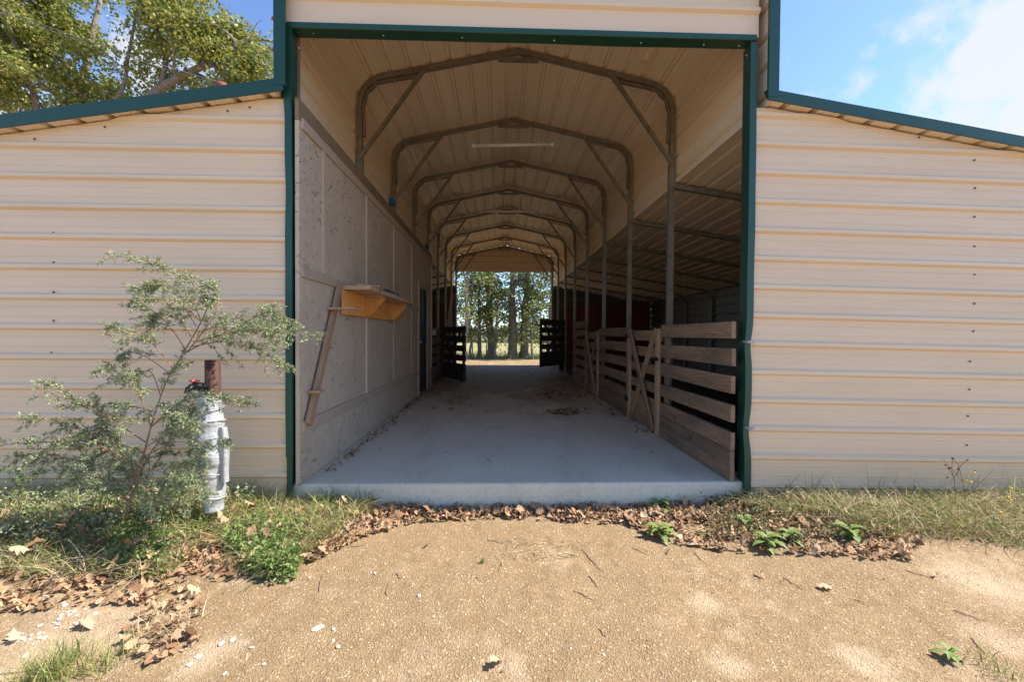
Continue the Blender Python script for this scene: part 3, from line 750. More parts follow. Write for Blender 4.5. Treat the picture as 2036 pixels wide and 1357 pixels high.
# stepped perch leaning on the wall
pl = thing('climbing_perch', (XW, 3.3, .45), 'slanting pine plank with short steps fixed to the wall beside the green post', 'perch')
P0 = Vector((XW + .036, 3.25, .45)); P1 = Vector((XW + .036, 3.90, 1.62))
board('rail', P0, P1, .075, .034, (1, 0, 0), M_wooda, pl)
def step(t, out, yw, ext=0):
    c = P0.lerp(P1, t)
    board('step', (XW + .022, c.y - .06, c.z), (XW + out, c.y - .06, c.z + .004), yw, .02, (0, 0, 1), M_wooda, pl)
step(.79, .25, .11); step(.21, .11, .10)
c = P0.lerp(P1, .5); board('step', (XW + .054, c.y, c.z), (XW + .075, c.y, c.z), .09, .02, (0, 0, 1), M_wooda, pl)

# ------------------------------------------------------------------ stall fences and gates
XFN = 1.835                                     # aisle face of the boards
ROWS = [(1.20, .135), (.985, .14), (.77, .14), (.54, .138), (.325, .14), (.182, .136), (.066, .118)]
def fence(name, y0, y1, label, x=XFN, rows=ROWS, mat=M_woodw, group=None, face=-1, posts=(), skip=()):
    t = thing(name, (x, y0, 0), label, 'fence', group)
    for i, (zc, w) in enumerate(rows):
        if i in skip: continue
        e0, e1 = random.uniform(0, .006), random.uniform(0, .006)
        board('board', (x - face * .018, y0 + e0, zc + random.uniform(-.004, .004)), (x - face * .018, y1 - e1, zc + random.uniform(-.004, .004)), w, .036, (face, 0, 0), mat, t, .005, warp=random.uniform(-.004, .004))
    for yp in posts: board('fence_post', (x - face * .057, yp, 0.004), (x - face * .057, yp, 1.25), .085, .038, (face, 0, 0), mat, t)
    return t
G1a, G1b = 4.66, 5.82; G2a, G2b = 7.55, 8.72
fence('stall_fence', 3.20, G1a - .02, 'nearest weathered board fence between the right green post and the first gate', posts=(4.58,), group='board fences along the stalls')
fence('stall_fence', G1b + .02, G2a - .02, 'board fence between the two closed plank gates', posts=(5.9, 7.48), group='board fences along the stalls')
rc = [(1.36, .14)] + ROWS[0:]
fence('stall_fence', G2b + .02, 10.2, 'short board fence beyond the farther closed gate, one extra board on top', rows=[(1.375, .15)] + [(z - .01, w) for z, w in ROWS], posts=(10.1,), group='board fences along the stalls')
fence('stall_fence', 12.5, 15.38, 'far low board fence behind the open dark gate on the right', rows=ROWS[4:], posts=(), group='board fences along the stalls')
fence('stall_fence', 9.42, 10.9, 'board fence on the left past the strand board wall', x=-1.50, rows=[(1.24, .13)] + ROWS[1:], face=1, posts=(9.47, 10.85), group='board fences along the stalls')
def make_gate(name, L, H, label, mat, group, kw=1.0):
    """gate in its own space: hinge at the origin, running along +x, front looking along -y; bottom at z = 0"""
    t = thing(name, (0, 0, 0), label, 'gate', group)
    rows = [(H * f, w) for f, w in ((.945, .13), (.775, .12), (.60, .12), (.42, .12), (.25, .135), (.145, .13), (.05, .115))]
    for z, w in rows: board('board', (.015, .02, z), (L - .015, .02, z), w * kw, .026, (0, -1, 0), mat, t, .004)
    for x in (.05, L - .05): board('stile', (x, -.014, -.015), (x, -.014, H + .015), .09, .036, (0, -1, 0), mat, t)
    a = Vector((.11, -.010, .01)); b = Vector((L - .13, -.010, H)); c = Vector((.11, -.036, H)); d = Vector((L - .13, -.036, .01))
    board('diagonal_brace', a, b, .09, .026, (0, -1, 0), mat, t); board('diagonal_brace', c, d, .09, .026, (0, -1, 0), mat, t)
    for z in (H * .93, H * .20):
        mb = MB(); mb.box(-.03, .07, -.042, -.033, z - .02, z + .02); mb.tube([(-.005, -.045, z - .035), (-.005, -.045, z + .035)], .010, 8); mb.box(-.035, -.012, -.045, -.03, z - .045, z + .045); mb.out('hinge', M_iron, t)
    mb = MB(); z = H * .72
    mb.box(L - .10, L + .0, -.046, -.034, z - .02, z + .02); mb.tube([(L - .12, -.055, z), (L + .055, -.055, z)], .009, 8); mb.tube([(L - .06, -.055, z), (L - .06, -.085, z - .005)], .008, 8); mb.out('latch', M_iron, t)
    return t
GG = 'plank gates of the stalls'
g1 = make_gate('stall_gate', G1b - G1a - .02, 1.20, 'nearer closed plank gate with crossed braces beside the near fence', M_woodg, GG)
def place(o, M):
    reg(o, M)
    return o
def regate(src, M, label=None, first=False):
    if first:
        kids = [x for x in COL.objects if x.parent == src]
        old = {k.name: WM[k.name] for k in kids}
        for k in kids: WM[k.name] = M @ old[k.name]
        reg(src, M); return src
    c = copy_tree(src, M); c['label'] = label; return c
def gmat(hx, hy, hz, ang): return Matrix.Translation((hx, hy, hz)) @ Matrix.Rotation(ang, 4, 'Z')
# right-hand stalls: hinge at the far end, running towards the camera, front (local -y) looking at -x
Mg = gmat(XFN + .02, G1b, .02, -math.pi / 2)
g2 = regate(g1, gmat(XFN + .02, G2b, .01, -math.pi / 2), 'farther closed plank gate with crossed braces on the right side of the aisle')
gd = make_gate('stall_gate', 1.30, 1.30, 'dark plank gate swung open into the aisle on the right, daylight between its boards', M_woodd, GG, 1.22)
gl = regate(gd, gmat(-1.50, 10.95, .03, math.atan2(9.95 - 10.95, -.84 + 1.50)), 'dark plank gate swung open into the aisle on the left')
regate(g1, Mg, first=True)
h = Vector((1.98, 12.40)); fr_ = Vector((1.115, 11.35)); L0 = (fr_ - h)
regate(gd, Matrix.Translation((h.x, h.y, .27)) @ Matrix.Rotation(math.atan2(L0.y, L0.x), 4, 'Z') @ Matrix.Rotation(.0, 4, 'X'), first=True)
# leaning boards and boxes
o = board('plank', at(886, 700, 11.6), at(899, 584, 11.9), .085, .036, (.3, -1, 0), M_wooda); tag(o, 'upright raw pine plank standing behind the open gate on the left', 'plank')
o = board('board_offcut', (XW + .05, 9.02, .0), (XW + .03, 9.05, .42), .09, .02, (1, -.3, .05), M_wooda); tag(o, 'short pine offcut leaning beside the door at floor level', 'board')
o = board('fence_rail', (-1.45, 11.0, 1.2), (-1.60, 12.3, 1.2), .12, .03, (1, 0, 0), M_woodd); tag(o, 'dark rail behind the open gate on the left', 'rail')
def jbox(name, c, s, mat, label):
    mb = MB(); mb.box(c[0] - s[0], c[0] + s[0], c[1] - s[1], c[1] + s[1], c[2] - s[2], c[2] + s[2], bev=.006)
    t = thing(name, (c[0], c[1], c[2] - s[2]), label, 'electrical box'); mb.out('box_body', mat, t)
    mb = MB(); mb.box(c[0] - s[0] * .9, c[0] + s[0] * .9, c[1] - s[1] - .006, c[1] - s[1] - .001, c[2] - s[2] * .9, c[2] + s[2] * .9, bev=.002)
    for dz in (-.5, .5): mb.box(c[0] - .01, c[0] + .01, c[1] - s[1] - .010, c[1] - s[1] - .006, c[2] + dz * s[2] - .014, c[2] + dz * s[2] + .014)
    mb.out('box_cover', mat, t); return t
q = at(779, 402, zdeep(2) - .06); jb1 = jbox('junction_box', (q.x, q.y, q.z), (.038, .03, .05), M_blue, 'blue electrical box on the second arch frame from the front')
q2 = at(849, 490, zdeep(4) - .06); jbox('junction_box', (q2.x, q2.y, q2.z), (.038, .03, .05), M_blue, 'small blue electrical box above the door end of the strand board wall')
q3 = at(857, 662, 9.45); jbox('outlet_box', (-1.45, 9.40, q3.z), (.035, .03, .06), M_greybox, 'grey outlet box at the near end of the left board fence')
# tube lights
def lamp(a, b, label):
    c = (a + b) / 2; t = thing('tube_light', c, label, 'light')
    mb = MB(); mb.tube([a.lerp(b, .03), a.lerp(b, .97)], .026, 12); mb.out('lamp_tube', M_white, t, True)
    for u, v in ((0, .035), (.965, 1)):
        mb = MB(); mb.tube([a.lerp(b, u), a.lerp(b, v)], .034, 12); mb.out('end_cap', M_white, t)
    mb = MB()
    for u in (.15, .85):
        p = a.lerp(b, u); zt = ZR - SL * abs(p.x - XC) - .09
        mb.tube([p + Vector((0, 0, .015)), Vector((p.x, p.y + .02, zt))], .002, 5)
    mb.out('hanger', M_wire, t)
    return t
la, lb = at(939, 290, 6.25), at(1101, 287, 6.25)
l1 = lamp(la, lb, 'long pale tube light hanging across the aisle near the second arch')
l2 = lamp(at(954, 421, 9.15), at(1063, 421, 9.15), 'smaller looking pale tube light farther down the aisle')
mb = MB()
def sag(a, b, s, n=14): return [a.lerp(b, i / n) + Vector((0, 0, -s * 4 * (i / n) * (1 - i / n))) for i in range(n + 1)]
A, B = la + Vector((0, .02, 0)), Vector((q.x + .03, q.y, q.z))
mid = at(873, 357, 6.25)
mb.tube(sag(A, mid, .03) + sag(mid, B, .03)[1:], .0028, 5); mb.tube([mid + Vector((-.02, 0, -.01)), mid, mid + Vector((.025, 0, .012))], [.004, .014, .004], 6)
o = mb.out('lamp_cord', M_wire); tag(o, 'thin pale cord running from the near tube light to the blue box', 'cord')
# moth in flight
mo = thing('moth', at(1279, 118, 3.9), 'small pale tan moth in flight under the ceiling near the header', 'moth')
c = at(1279, 118, 3.9); mb = MB(); mb.tube([c + Vector((-.030, 0, .010)), c + Vector((-.015, 0, .004)), c + Vector((.01, 0, -.006)), c + Vector((.03, 0, -.016))], [.004, .011, .012, .003], 8); mb.out('body', M_moth, mo, True)
for pts in ([(0, .0, .004), (.016, -.01, .04), (.06, -.015, .10), (.068, -.01, .08), (.036, 0, .0)], [(-.01, -.004, 0), (-.05, -.02, -.024), (-.03, -.03, -.056), (.04, -.03, -.066), (.022, -.004, -.006)]):
    vs = [c + Vector(p) for p in pts] + [c + Vector(p) + Vector((0, .0015, 0)) for p in pts]; n = 5
    mb = MB(); mb.add(vs, [list(range(n)), [n + i for i in range(n)][::-1]] + [(i, (i + 1) % n, n + (i + 1) % n, n + i) for i in range(n)]); mb.out('wing', M_moth, mo)

# ------------------------------------------------------------------ wrapped water pipe
HY = 2.78
hb = gnd(428, 985, -.2); 
base = at(425, 1010, HY); top = at(423, 716, HY)
hy = thing('water_pipe', (base.x, HY, -.2), 'rusty standpipe with a tap, its lower part wrapped in silver insulation', 'pipe')
mb = MB(); mb.tube([(top.x, HY, top.z), (top.x, HY, .3)], .045, 16); mb.out('pipe', M_rust, hy, True)
zz = []; rr = []
n = 90
for i in range(n):
    t = i / (n - 1); py = 782 + (1015 - 782) * t; cx = 416 + 8 * t + (2 if t > .5 else 0)
    w = 18 + 7 * math.sin(min(1, t * 1.6) * math.pi * .8) - 8 * max(0, t - .55) * 1.4; w *= (.72 if t < .015 else 1)
    zz.append(at(cx, py, HY)); rr.append(w / (FPX / HY) * (1 + .07 * noise.noise(Vector((i * .16, 0, 0)))))
mb = MB()
for i in range(n): pass
mb.tube(zz, rr, 20)
w_ = mb.out('insulation_wrap', M_foil, hy, True)
for v in w_.data.vertices:
    d = noise.noise(v.co * 14) * .010 + noise.noise(v.co * 45) * .003; a = math.atan2(v.co.y, v.co.x); v.co.x += math.cos(a) * d; v.co.y += math.sin(a) * d
# loose flap at the right of the wrap
mb = MB(); a = at(442, 850, HY - .03); b = at(449, 960, HY - .03)
vs = []
for i in range(9):
    t = i / 8; p = a.lerp(b, t); k = .008 * math.sin(t * 5)
    vs += [p + Vector((-.03, .0, 0)), p + Vector((.004 + k, -.012, 0)), p + Vector((.018 + k, .02, 0)), p + Vector((-.03, .05, 0))]
mb.add(vs, [(i * 4 + k, i * 4 + k + 1, i * 4 + 5 + k, i * 4 + 4 + k) for i in range(8) for k in range(3)]); mb.out('wrap_flap', M_foil, hy, True)
for py in (812, 838, 868, 905, 940, 985):
    c = at(421 + (py - 800) * .03, py, HY); mb = MB()
    r = .078 if py < 960 else .066; mb.tube([c + Vector((math.cos(a) * r, math.sin(a) * r, .012 * math.sin(a + py))) for a in [i * math.pi / 8 for i in range(17)]], .0035, 5, cap=False); mb.out('wire_tie', M_bolt, hy)
c = at(413, 772, HY - .02); d = at(383, 768, HY - .10)
mb = MB(); mb.tube([c, c.lerp(d, .4), d], [.026, .030, .024], 12); mb.tube([d, d + Vector((-.012, -.02, -.02)), d + Vector((-.016, -.025, -.045))], [.02, .019, .017], 10); fau = mb.out('tap', M_iron, hy, True)
mb = MB(); v = at(387, 759, HY - .09); mb.tube([v + Vector((0, 0, -.03)), v], .006, 8); mb.tube([v + Vector((-.03, 0, .003)), v + Vector((0, 0, .006)), v + Vector((.03, 0, .003))], [.006, .008, .006], 8); mb.tube([v + Vector((0, -.03, .003)), v + Vector((0, 0, .006)), v + Vector((0, .03, .003))], [.006, .008, .006], 8); mb.out('tap_handle', M_valve, fau, True)

# ------------------------------------------------------------------ foliage helpers (numpy)
def quads_leaves(C, D, Nn, Ln, Wd, bend=.15):
    """leaf = two quads folded along the midrib; C base points, D direction, Nn normal, Ln length, Wd width"""
    D = D / np.linalg.norm(D, axis=1, keepdims=True); B = np.cross(D, Nn); B /= np.linalg.norm(B, axis=1, keepdims=True) + 1e-9; U = np.cross(B, D)
    Ln = Ln[:, None]; Wd = Wd[:, None]
    p0 = C; p1 = C + D * Ln * .45 + B * Wd * .5 + U * Wd * bend; p2 = C + D * Ln; p3 = C + D * Ln * .45 - B * Wd * .5 + U * Wd * bend
    V = np.stack([p0, p1, p2, p3], 1).reshape(-1, 3); n = len(C); F = np.arange(4 * n).reshape(n, 4)
    # split along the midrib so the fold shows
    T = np.concatenate([F[:, [0, 1, 2]], F[:, [0, 2, 3]]], 0)
    return V, T
def rand_dirs(n, zb=0.0):
    v = rng.normal(size=(n, 3)); v[:, 2] += zb; return v / np.linalg.norm(v, axis=1, keepdims=True)
def join(parts):
    V = []; F = []; b = 0
    for v, f in parts: V.append(v); F.append(f + b); b += len(v)
    return np.concatenate(V), np.concatenate(F)
def blades(P, Hh, Wd, lean, curl=.6):
    """grass blades: 3 segments, tapered; P bases, Hh heights, lean strength"""
    n = len(P); az = rng.uniform(0, 2 * np.pi, n); dx = np.stack([np.cos(az), np.sin(az), np.zeros(n)], 1); sx = np.stack([-np.sin(az), np.cos(az), np.zeros(n)], 1)
    ro = rng.uniform(0, 2 * np.pi, n); sx = sx * np.cos(ro)[:, None] * .6 + sx * .4 + dx * np.sin(ro)[:, None] * .5
    rows = []
    for k, t in enumerate((0, .35, .7, 1.0)):
        up = Hh * (t - curl * .35 * t * t * lean); out_ = Hh * lean * (t ** 1.7)
        c = P + dx * out_[:, None]; c = c + np.array([0, 0, 1]) * up[:, None]
        w = (Wd * (1 - t ** 1.5) * .5 + .0004)[:, None]
        rows += [c - sx * w, c + sx * w]
    V = np.stack(rows, 1).reshape(-1, 3); b = np.arange(n)[:, None] * 8
    F = np.concatenate([b + np.array([[0, 1, 3, 2]]), b + np.array([[2, 3, 5, 4]]), b + np.array([[4, 5, 7, 6]])], 0)
    return V, F
def in_poly(x, y, poly):
    r = np.zeros(len(x), bool); n = len(poly)
    for i in range(n):
        x1, y1 = poly[i]; x2, y2 = poly[(i + 1) % n]
        c = ((y1 > y) != (y2 > y)) & (x < (x2 - x1) * (y - y1) / (y2 - y1 + 1e-12) + x1); r ^= c
    return r
def scatter(poly, n, clump=0.0, fz=6.0, seed=0):
    """n random ground points inside a polygon, thinned by noise where clump > 0"""
    poly = [tuple(p[:2]) for p in poly]; xs_ = [p[0] for p in poly]; ys_ = [p[1] for p in poly]; out_ = []
    while len(out_) < n:
        x = rng.uniform(min(xs_), max(xs_), 4 * n); y = rng.uniform(min(ys_), max(ys_), 4 * n); k = in_poly(x, y, poly)
        for a, b in zip(x[k], y[k]):
            if clump and (noise.noise(Vector((a * fz, b * fz, seed))) * .9 + .5) < clump * rng.random(): continue
            out_.append((a, b, gz(a, b)))
            if len(out_) >= n: break
    return np.array(out_)
def pxpoly(*pts): return [tuple(gnd(*p)) for p in pts]

# ------------------------------------------------------------------ ground cover
LW = pxpoly((-260, 1000), (600, 985), (755, 985), (735, 1035), (690, 1060), (610, 1110), (560, 1150), (470, 1150), (440, 1090), (380, 1110), (330, 1160), (120, 1170), (0, 1160), (-260, 1180))
RWp = pxpoly((1480, 992), (2300, 992), (2300, 1090), (2036, 1100), (1960, 1085), (1880, 1080), (1760, 1088), (1640, 1060), (1520, 1040), (1440, 1010))
LWb = pxpoly((0, 1000), (560, 1000), (430, 1075), (230, 1120), (0, 1130), (-250, 1130), (-250, 1000))
P = scatter(LW, 13000, 1.05); H_ = rng.uniform(.05, .17, len(P)) * (1 + .5 * (P[:, 1] > 2.6)); V, F = blades(P, H_, rng.uniform(.003, .008, len(P)), rng.uniform(.3, 1.8, len(P)))
tag(fastmesh('grass', V, F, M_grass), 'tangled green and yellow grass along the left wall and slab corner', 'grass', kind='stuff')
P = scatter(LW, 10000, 1.0, seed=5); H_ = rng.uniform(.04, .17, len(P)); P[:, 2] += rng.uniform(0, .05, len(P)); V, F = blades(P, H_, rng.uniform(.0025, .0055, len(P)), rng.uniform(.8, 2.4, len(P)))
tag(fastmesh('dry_grass', V, F, M_straw), 'dry straw coloured grass tangled through the left weeds', 'dry grass', kind='stuff')
P = scatter(RWp, 7000, 1.05, seed=2); H_ = rng.uniform(.04, .17, len(P)); V, F = blades(P, H_, rng.uniform(.003, .007, len(P)), rng.uniform(.4, 2.0, len(P)))
tag(fastmesh('grass', V, F, M_grass), 'yellow green grass growing along the foot of the right wall', 'grass', kind='stuff')
P = scatter(RWp, 6500, .95, seed=3); H_ = rng.uniform(.04, .20, len(P)) ** 1.0; P[:, 2] += rng.uniform(0, .04, len(P)); V, F = blades(P, H_, rng.uniform(.002, .0048, len(P)), rng.uniform(.6, 2.2, len(P)))
tag(fastmesh('dry_grass', V, F, M_straw), 'dry straw coloured grass along the foot of the right wall', 'dry grass', kind='stuff')
for poly, n_, hh, lb in ((LWb, 3200, (.12, .30), 'taller green grass standing around the feathery bush and the pipe'), (RWp, 1300, (.12, .30), 'taller green grass standing against the right wall')):
    P = scatter(poly, n_, 1.0, 3, 41); P = P[P[:, 1] > 2.62]; V, F = blades(P, rng.uniform(*hh, len(P)), rng.uniform(.003, .007, len(P)), rng.uniform(.15, 1.1, len(P)))
    tag(fastmesh('grass', V, F, M_grass), lb, 'grass', kind='stuff')
# low creeping broadleaf cover
def cover(poly, n, size, hmax, seed, clump=.9, up=.6):
    P = scatter(poly, n, clump, 7, seed); P[:, 2] += rng.uniform(0, 1, n) ** 1.3 * hmax * (1 + .0 * P[:, 0])
    return quads_leaves(P, rand_dirs(n, .2), rand_dirs(n, up * 2), rng.uniform(.6, 1.4, n) * size, rng.uniform(.6, 1.2, n) * size * .55)
V, F = cover(LWb, 17000, .021, .22, 8, 1.15); tag(fastmesh('ground_cover', V, F, M_grassb), 'fine blue green weeds carpeting the ground below the feathery bush', 'ground cover', kind='stuff')
gp = [pxpoly((440, 1100), (520, 1060), (600, 1075), (600, 1130), (570, 1175), (500, 1150)), pxpoly((200, 1120), (300, 1060), (345, 1090), (330, 1150), (230, 1150)),
      pxpoly((590, 1000), (650, 985), (735, 1000), (690, 1050), (600, 1080))]
pp = [cover(LW, 7000, .026, .13, 17, 1.15), cover(RWp, 4200, .021, .12, 18, 1.15), cover(gp[0], 3300, .028, .13, 11, .95), cover(gp[1], 2300, .027, .12, 12, .95), cover(gp[2], 2000, .016, .08, 13, .7)]
V, F = join(pp); tag(fastmesh('ground_cover', V, F, M_leafy), 'bright green low weeds among the grass at the foot of both walls', 'ground cover', kind='stuff')
rp = [pxpoly((1400, 1010), (1850, 1000), (1850, 1075), (1620, 1095), (1390, 1075)), pxpoly((1250, 985), (1480, 985), (1500, 1012), (1300, 1012))]
V, F = join([cover(rp[0], 9500, .018, .08, 14, 1.1)]); tag(fastmesh('ground_cover', V, F, M_creep), 'greyish creeping weeds below the right green post', 'ground cover', kind='stuff')
V, F = cover(rp[1], 3800, .017, .10, 15, 1.1); tag(fastmesh('ground_cover', V, F, M_shadec), 'grey green creeper coloured dark for shade, lying over the right end of the slab edge', 'ground cover', kind='stuff')
# tufts in the bottom left corner and on the dirt
def tuft(px, py, n, h, label, mat, spread=.05, lean=(.2, 1.1)):
    c = gnd(px, py); a = rng.normal(size=(n, 2)) * spread; P = np.array([(c.x + x, c.y + y, gz(c.x + x, c.y + y)) for x, y in a])
    V, F = blades(P, rng.uniform(.35, 1, n) * h, rng.uniform(.0025, .005, n), rng.uniform(*lean, n)); o = fastmesh('grass_tuft', V, F, mat); tag(o, label, 'grass tuft'); return o
tuft(95, 1350, 420, .16, 'green grass tuft in the bottom left corner of the yard', M_grass, .06)
tuft(215, 1322, 110, .14, 'sparse green grass tuft right of the corner tuft', M_grass, .04)
tuft(345, 1250, 170, .13, 'dry straw tuft among dead leaves on the left dirt', M_straw, .05, (.5, 1.8))
tuft(958, 1127, 60, .035, 'tiny green sprout on bare dirt before the slab', M_grass, .004)
tuft(848, 1012, 26, .20, 'thin grass stalks rising before the left part of the slab edge', M_straw, .05, (.1, .8))
tuft(1990, 1330, 90, .07, 'small dry weed tuft in the bottom right corner', M_grass, .06)
tuft(650, 990, 360, .24, 'taller grass clump against the left corner of the slab', M_grass, .13)
tuft(1700, 990, 110, .42, 'tall dry grass stalks against the right wall', M_straw, .17, (.1, .8))
tuft(1840, 990, 110, .38, 'tall thin stalks beside the yellow flowered weed', M_straw, .15, (.1, .8))
tuft(2000, 1000, 120, .34, 'tall green stalks at the right edge below the wall', M_grass, .16, (.1, .8))
tuft(525, 1000, 90, .26, 'arching straw coloured stalks between the pipe and the left green post', M_straw, .1, (.4, 1.4))
tuft(230, 985, 120, .30, 'upright dark grass clump at the foot of the left wall', M_grass, .11, (.1, .7))

# dead leaves ------------------------------------------------------------
OUT = [(0, 0), (.16, .10), (.28, .30), (.42, .16), (.58, .36), (.70, .18), (.86, .20), (1, 0), (.86, -.20), (.70, -.18), (.58, -.36), (.42, -.16), (.28, -.30), (.16, -.10)]
OUT2 = [(0, 0), (.2, .17), (.5, .27), (.8, .17), (1, 0), (.8, -.17), (.5, -.27), (.2, -.17)]
def dead_leaves(P, size, tilt=.7, shape=OUT):
    n = len(P); m = len(shape); S_ = np.array(shape); Vs = []; 
    az = rng.uniform(0, 2 * np.pi, n); c1 = rng.uniform(-1.6, 1.6, n); c2 = rng.uniform(-1.3, 2.2, n); tl = rng.normal(size=(n, 2)) * tilt
    u = S_[:, 0][None, :] - .5; w = S_[:, 1][None, :] * np.ones((n, 1))
    u = np.concatenate([u * np.ones((n, 1)), np.zeros((n, 1))], 1); w = np.concatenate([w, np.zeros((n, 1))], 1)
    z = c1[:, None] * u * u * .9 + c2[:, None] * w * w * 2.0 + rng.normal(size=u.shape) * .03
    x = u; y = w * (1 - .25 * np.abs(c2[:, None]) * .5)
    # tilt
    z2 = z + x * np.tan(np.clip(tl[:, 0], -1, 1))[:, None] * .8 + y * np.tan(np.clip(tl[:, 1], -1, 1))[:, None]
    z2 -= z2.min(1, keepdims=True)
    X = x * np.cos(az)[:, None] - y * np.sin(az)[:, None]; Yy = x * np.sin(az)[:, None] + y * np.cos(az)[:, None]
    sz = size[:, None]
    V = np.stack([P[:, 0][:, None] + X * sz, P[:, 1][:, None] + Yy * sz, P[:, 2][:, None] + z2 * sz * .8 + .002], 2).reshape(-1, 3)
    k = np.arange(m); f = np.stack([k, (k + 1) % m, np.full(m, m)], 1); F = (np.arange(n)[:, None, None] * (m + 1) + f[None]).reshape(-1, 3)
    return V, F
lp = [pxpoly((590, 1115), (760, 1002), (1440, 1000), (1400, 1040), (1180, 1042), (1050, 1034), (950, 1034), (800, 1048), (700, 1085), (620, 1125)),
      pxpoly((1240, 1012), (1440, 1005), (1620, 1050), (1780, 1080), (1840, 1088), (1800, 1125), (1600, 1108), (1430, 1095), (1330, 1080), (1250, 1048)),
      pxpoly((-260, 1145), (100, 1150), (330, 1120), (460, 1075), (600, 1090), (560, 1150), (430, 1160), (300, 1200), (150, 1210), (-260, 1260)),
      pxpoly((270, 1230), (400, 1170), (395, 1280), (300, 1330), (230, 1280))]
parts = []
for poly, n, lift in ((lp[0], 2500, .03), (lp[1], 1250, .03), (lp[2], 1100, .02), (lp[3], 150, .02)):
    for sh_, q_ in ((OUT, .45), (OUT2, .55)):
        m_ = int(n * q_); P = scatter(poly, m_, .95, 6, 21); P[:, 2] += rng.uniform(0, 1, m_) * lift; parts.append(dead_leaves(P, rng.uniform(.024, .068, m_) * rng.uniform(.7, 1.05, m_), .6, sh_))
P = scatter(LW, 420, .3, 5, 22); P[:, 2] += rng.uniform(0.02, .13, 420); parts.append(dead_leaves(P, rng.uniform(.03, .085, 420)))
P = scatter(RWp, 260, .3, 5, 22); P[:, 2] += rng.uniform(0.01, .05, 260); parts.append(dead_leaves(P, rng.uniform(.025, .06, 260)))
V, F = join(parts); tag(fastmesh('leaf_litter', V, F, M_litter), 'drift of dry brown leaves along the slab edge and the weeds', 'leaf litter', kind='stuff')
def slab_pile(px, py, rx, ry, n, label):
    c = gnd(px, py, 0.0); n = int(n * .6); a = rng.normal(size=(n, 2)) * .5; P = np.stack([c.x + a[:, 0] * rx, c.y + a[:, 1] * ry, np.abs(rng.normal(size=n)) * .008], 1)
    V, F = dead_leaves(P, rng.uniform(.035, .08, n), .5); tag(fastmesh('leaf_pile', V, F, M_litter), label, 'leaf pile', kind='stuff')
slab_pile(1126, 822, .26, .2, 300, 'small heap of brown leaves on the aisle floor, the nearer one')
slab_pile(1112, 786, .5, .6, 480, 'larger scatter of brown leaves farther along the aisle floor')
slab_pile(905, 800, .3, 1.0, 90, 'thin scatter of leaves down the middle left of the aisle')
P = np.stack([rng.normal(size=260) * .07 + XFN - .09, rng.uniform(4.8, 12, 260), np.zeros(260)], 1)
P2 = np.stack([np.abs(rng.normal(size=260)) * .06 + XW + .05, rng.uniform(3.5, 9.5, 260), np.zeros(260)], 1)
P3 = np.stack([rng.uniform(-1.3, 1.8, 330), rng.uniform(8.5, 15.4, 330), np.zeros(330)], 1)
V, F = dead_leaves(np.concatenate([P, P2, P3]), rng.uniform(.025, .06, 850), .5); tag(fastmesh('leaf_litter', V, F, M_litter), 'fine leaf debris along both edges of the aisle floor', 'leaf litter', kind='stuff')
# single leaves lying about
def single_leaf(px, py, z, size, label, group):
    c = gnd(px, py, z); zz_ = z if z == 0 else gz(c.x, c.y)
    V, F = dead_leaves(np.array([[c.x, c.y, zz_]]), np.array([size]), .35); o = fastmesh('dead_leaf', V, F, M_litter); tag(o, label, 'leaf', group)
for px, py in ((866, 840), (893, 843), (903, 842), (853, 852), (880, 855), (972, 919), (852, 894), (887, 901), (833, 919), (845, 932), (1080, 860), (755, 895), (960, 800), (1000, 806), (934, 812), (1040, 845), (1268, 891), (1297, 902), (922, 789), (690, 905)):
    single_leaf(px, py, 0, rng.uniform(.025, .06), 'small curled brown leaf lying alone on the concrete aisle floor', 'single leaves on the aisle floor')
for px, py, s, l in ((1640, 1168, .085, 'curled reddish brown leaf lying alone on the dirt right of centre'), (985, 1330, .07, 'yellow brown leaf at the bottom centre of the dirt'), (848, 1092, .05, 'small pale leaf on the dirt below the slab edge'),
                     (1646, 1085, .09, 'large flat russet leaf at the edge of the right weeds'), (1513, 1143, .06, 'pale upright leaf standing on the dirt, right side'), (1330, 1100, .05, 'small tan leaf just off the right leaf drift'),
                     (170, 1245, .10, 'broad dark brown leaf on the pale sand at far left'), (28, 1272, .08, 'rusty leaf on the pale sand at the left edge'), (1860, 1150, .05, 'tiny brown leaf on the pale dirt at far right')):
    single_leaf(px, py, -.2, s, l, None)
# stones -------------------------------------------------------------------
def stone(px, py, r, label, group=None, flat_=.55, mat=M_stone, name='stone', z=None):
    c = gnd(px, py) if z is None else at(px, py, z); bm = bmesh.new(); bmesh.ops.create_icosphere(bm, subdivisions=2, radius=r); s_ = random.random() * 50
    a, b = random.uniform(.6, 1), random.uniform(.8, 1.35)
    for v in bm.verts:
        k = 1 + .45 * noise.noise(v.co / r * .9 + Vector((s_, 0, 0))) + .12 * noise.noise(v.co / r * 3 + Vector((0, s_, 0))); v.co = Vector((v.co.x * k * b, v.co.y * k * a, v.co.z * k * flat_))
    Mr = Matrix.Translation((c.x, c.y, gz(c.x, c.y) + r * flat_ * .45)) @ Matrix.Rotation(random.random() * 6, 4, 'Z')
    mb = MB(); mb.bm(bm, Mr); o = mb.out(name, mat, None, False); tag(o, label, 'stone', group)
stone(632, 1257, .020, 'largest white stone on the bare dirt left of centre')
stone(663, 1256, .009, 'small white stone just right of the largest one')
stone(833, 1192, .012, 'lone white stone on the dirt nearer the middle')
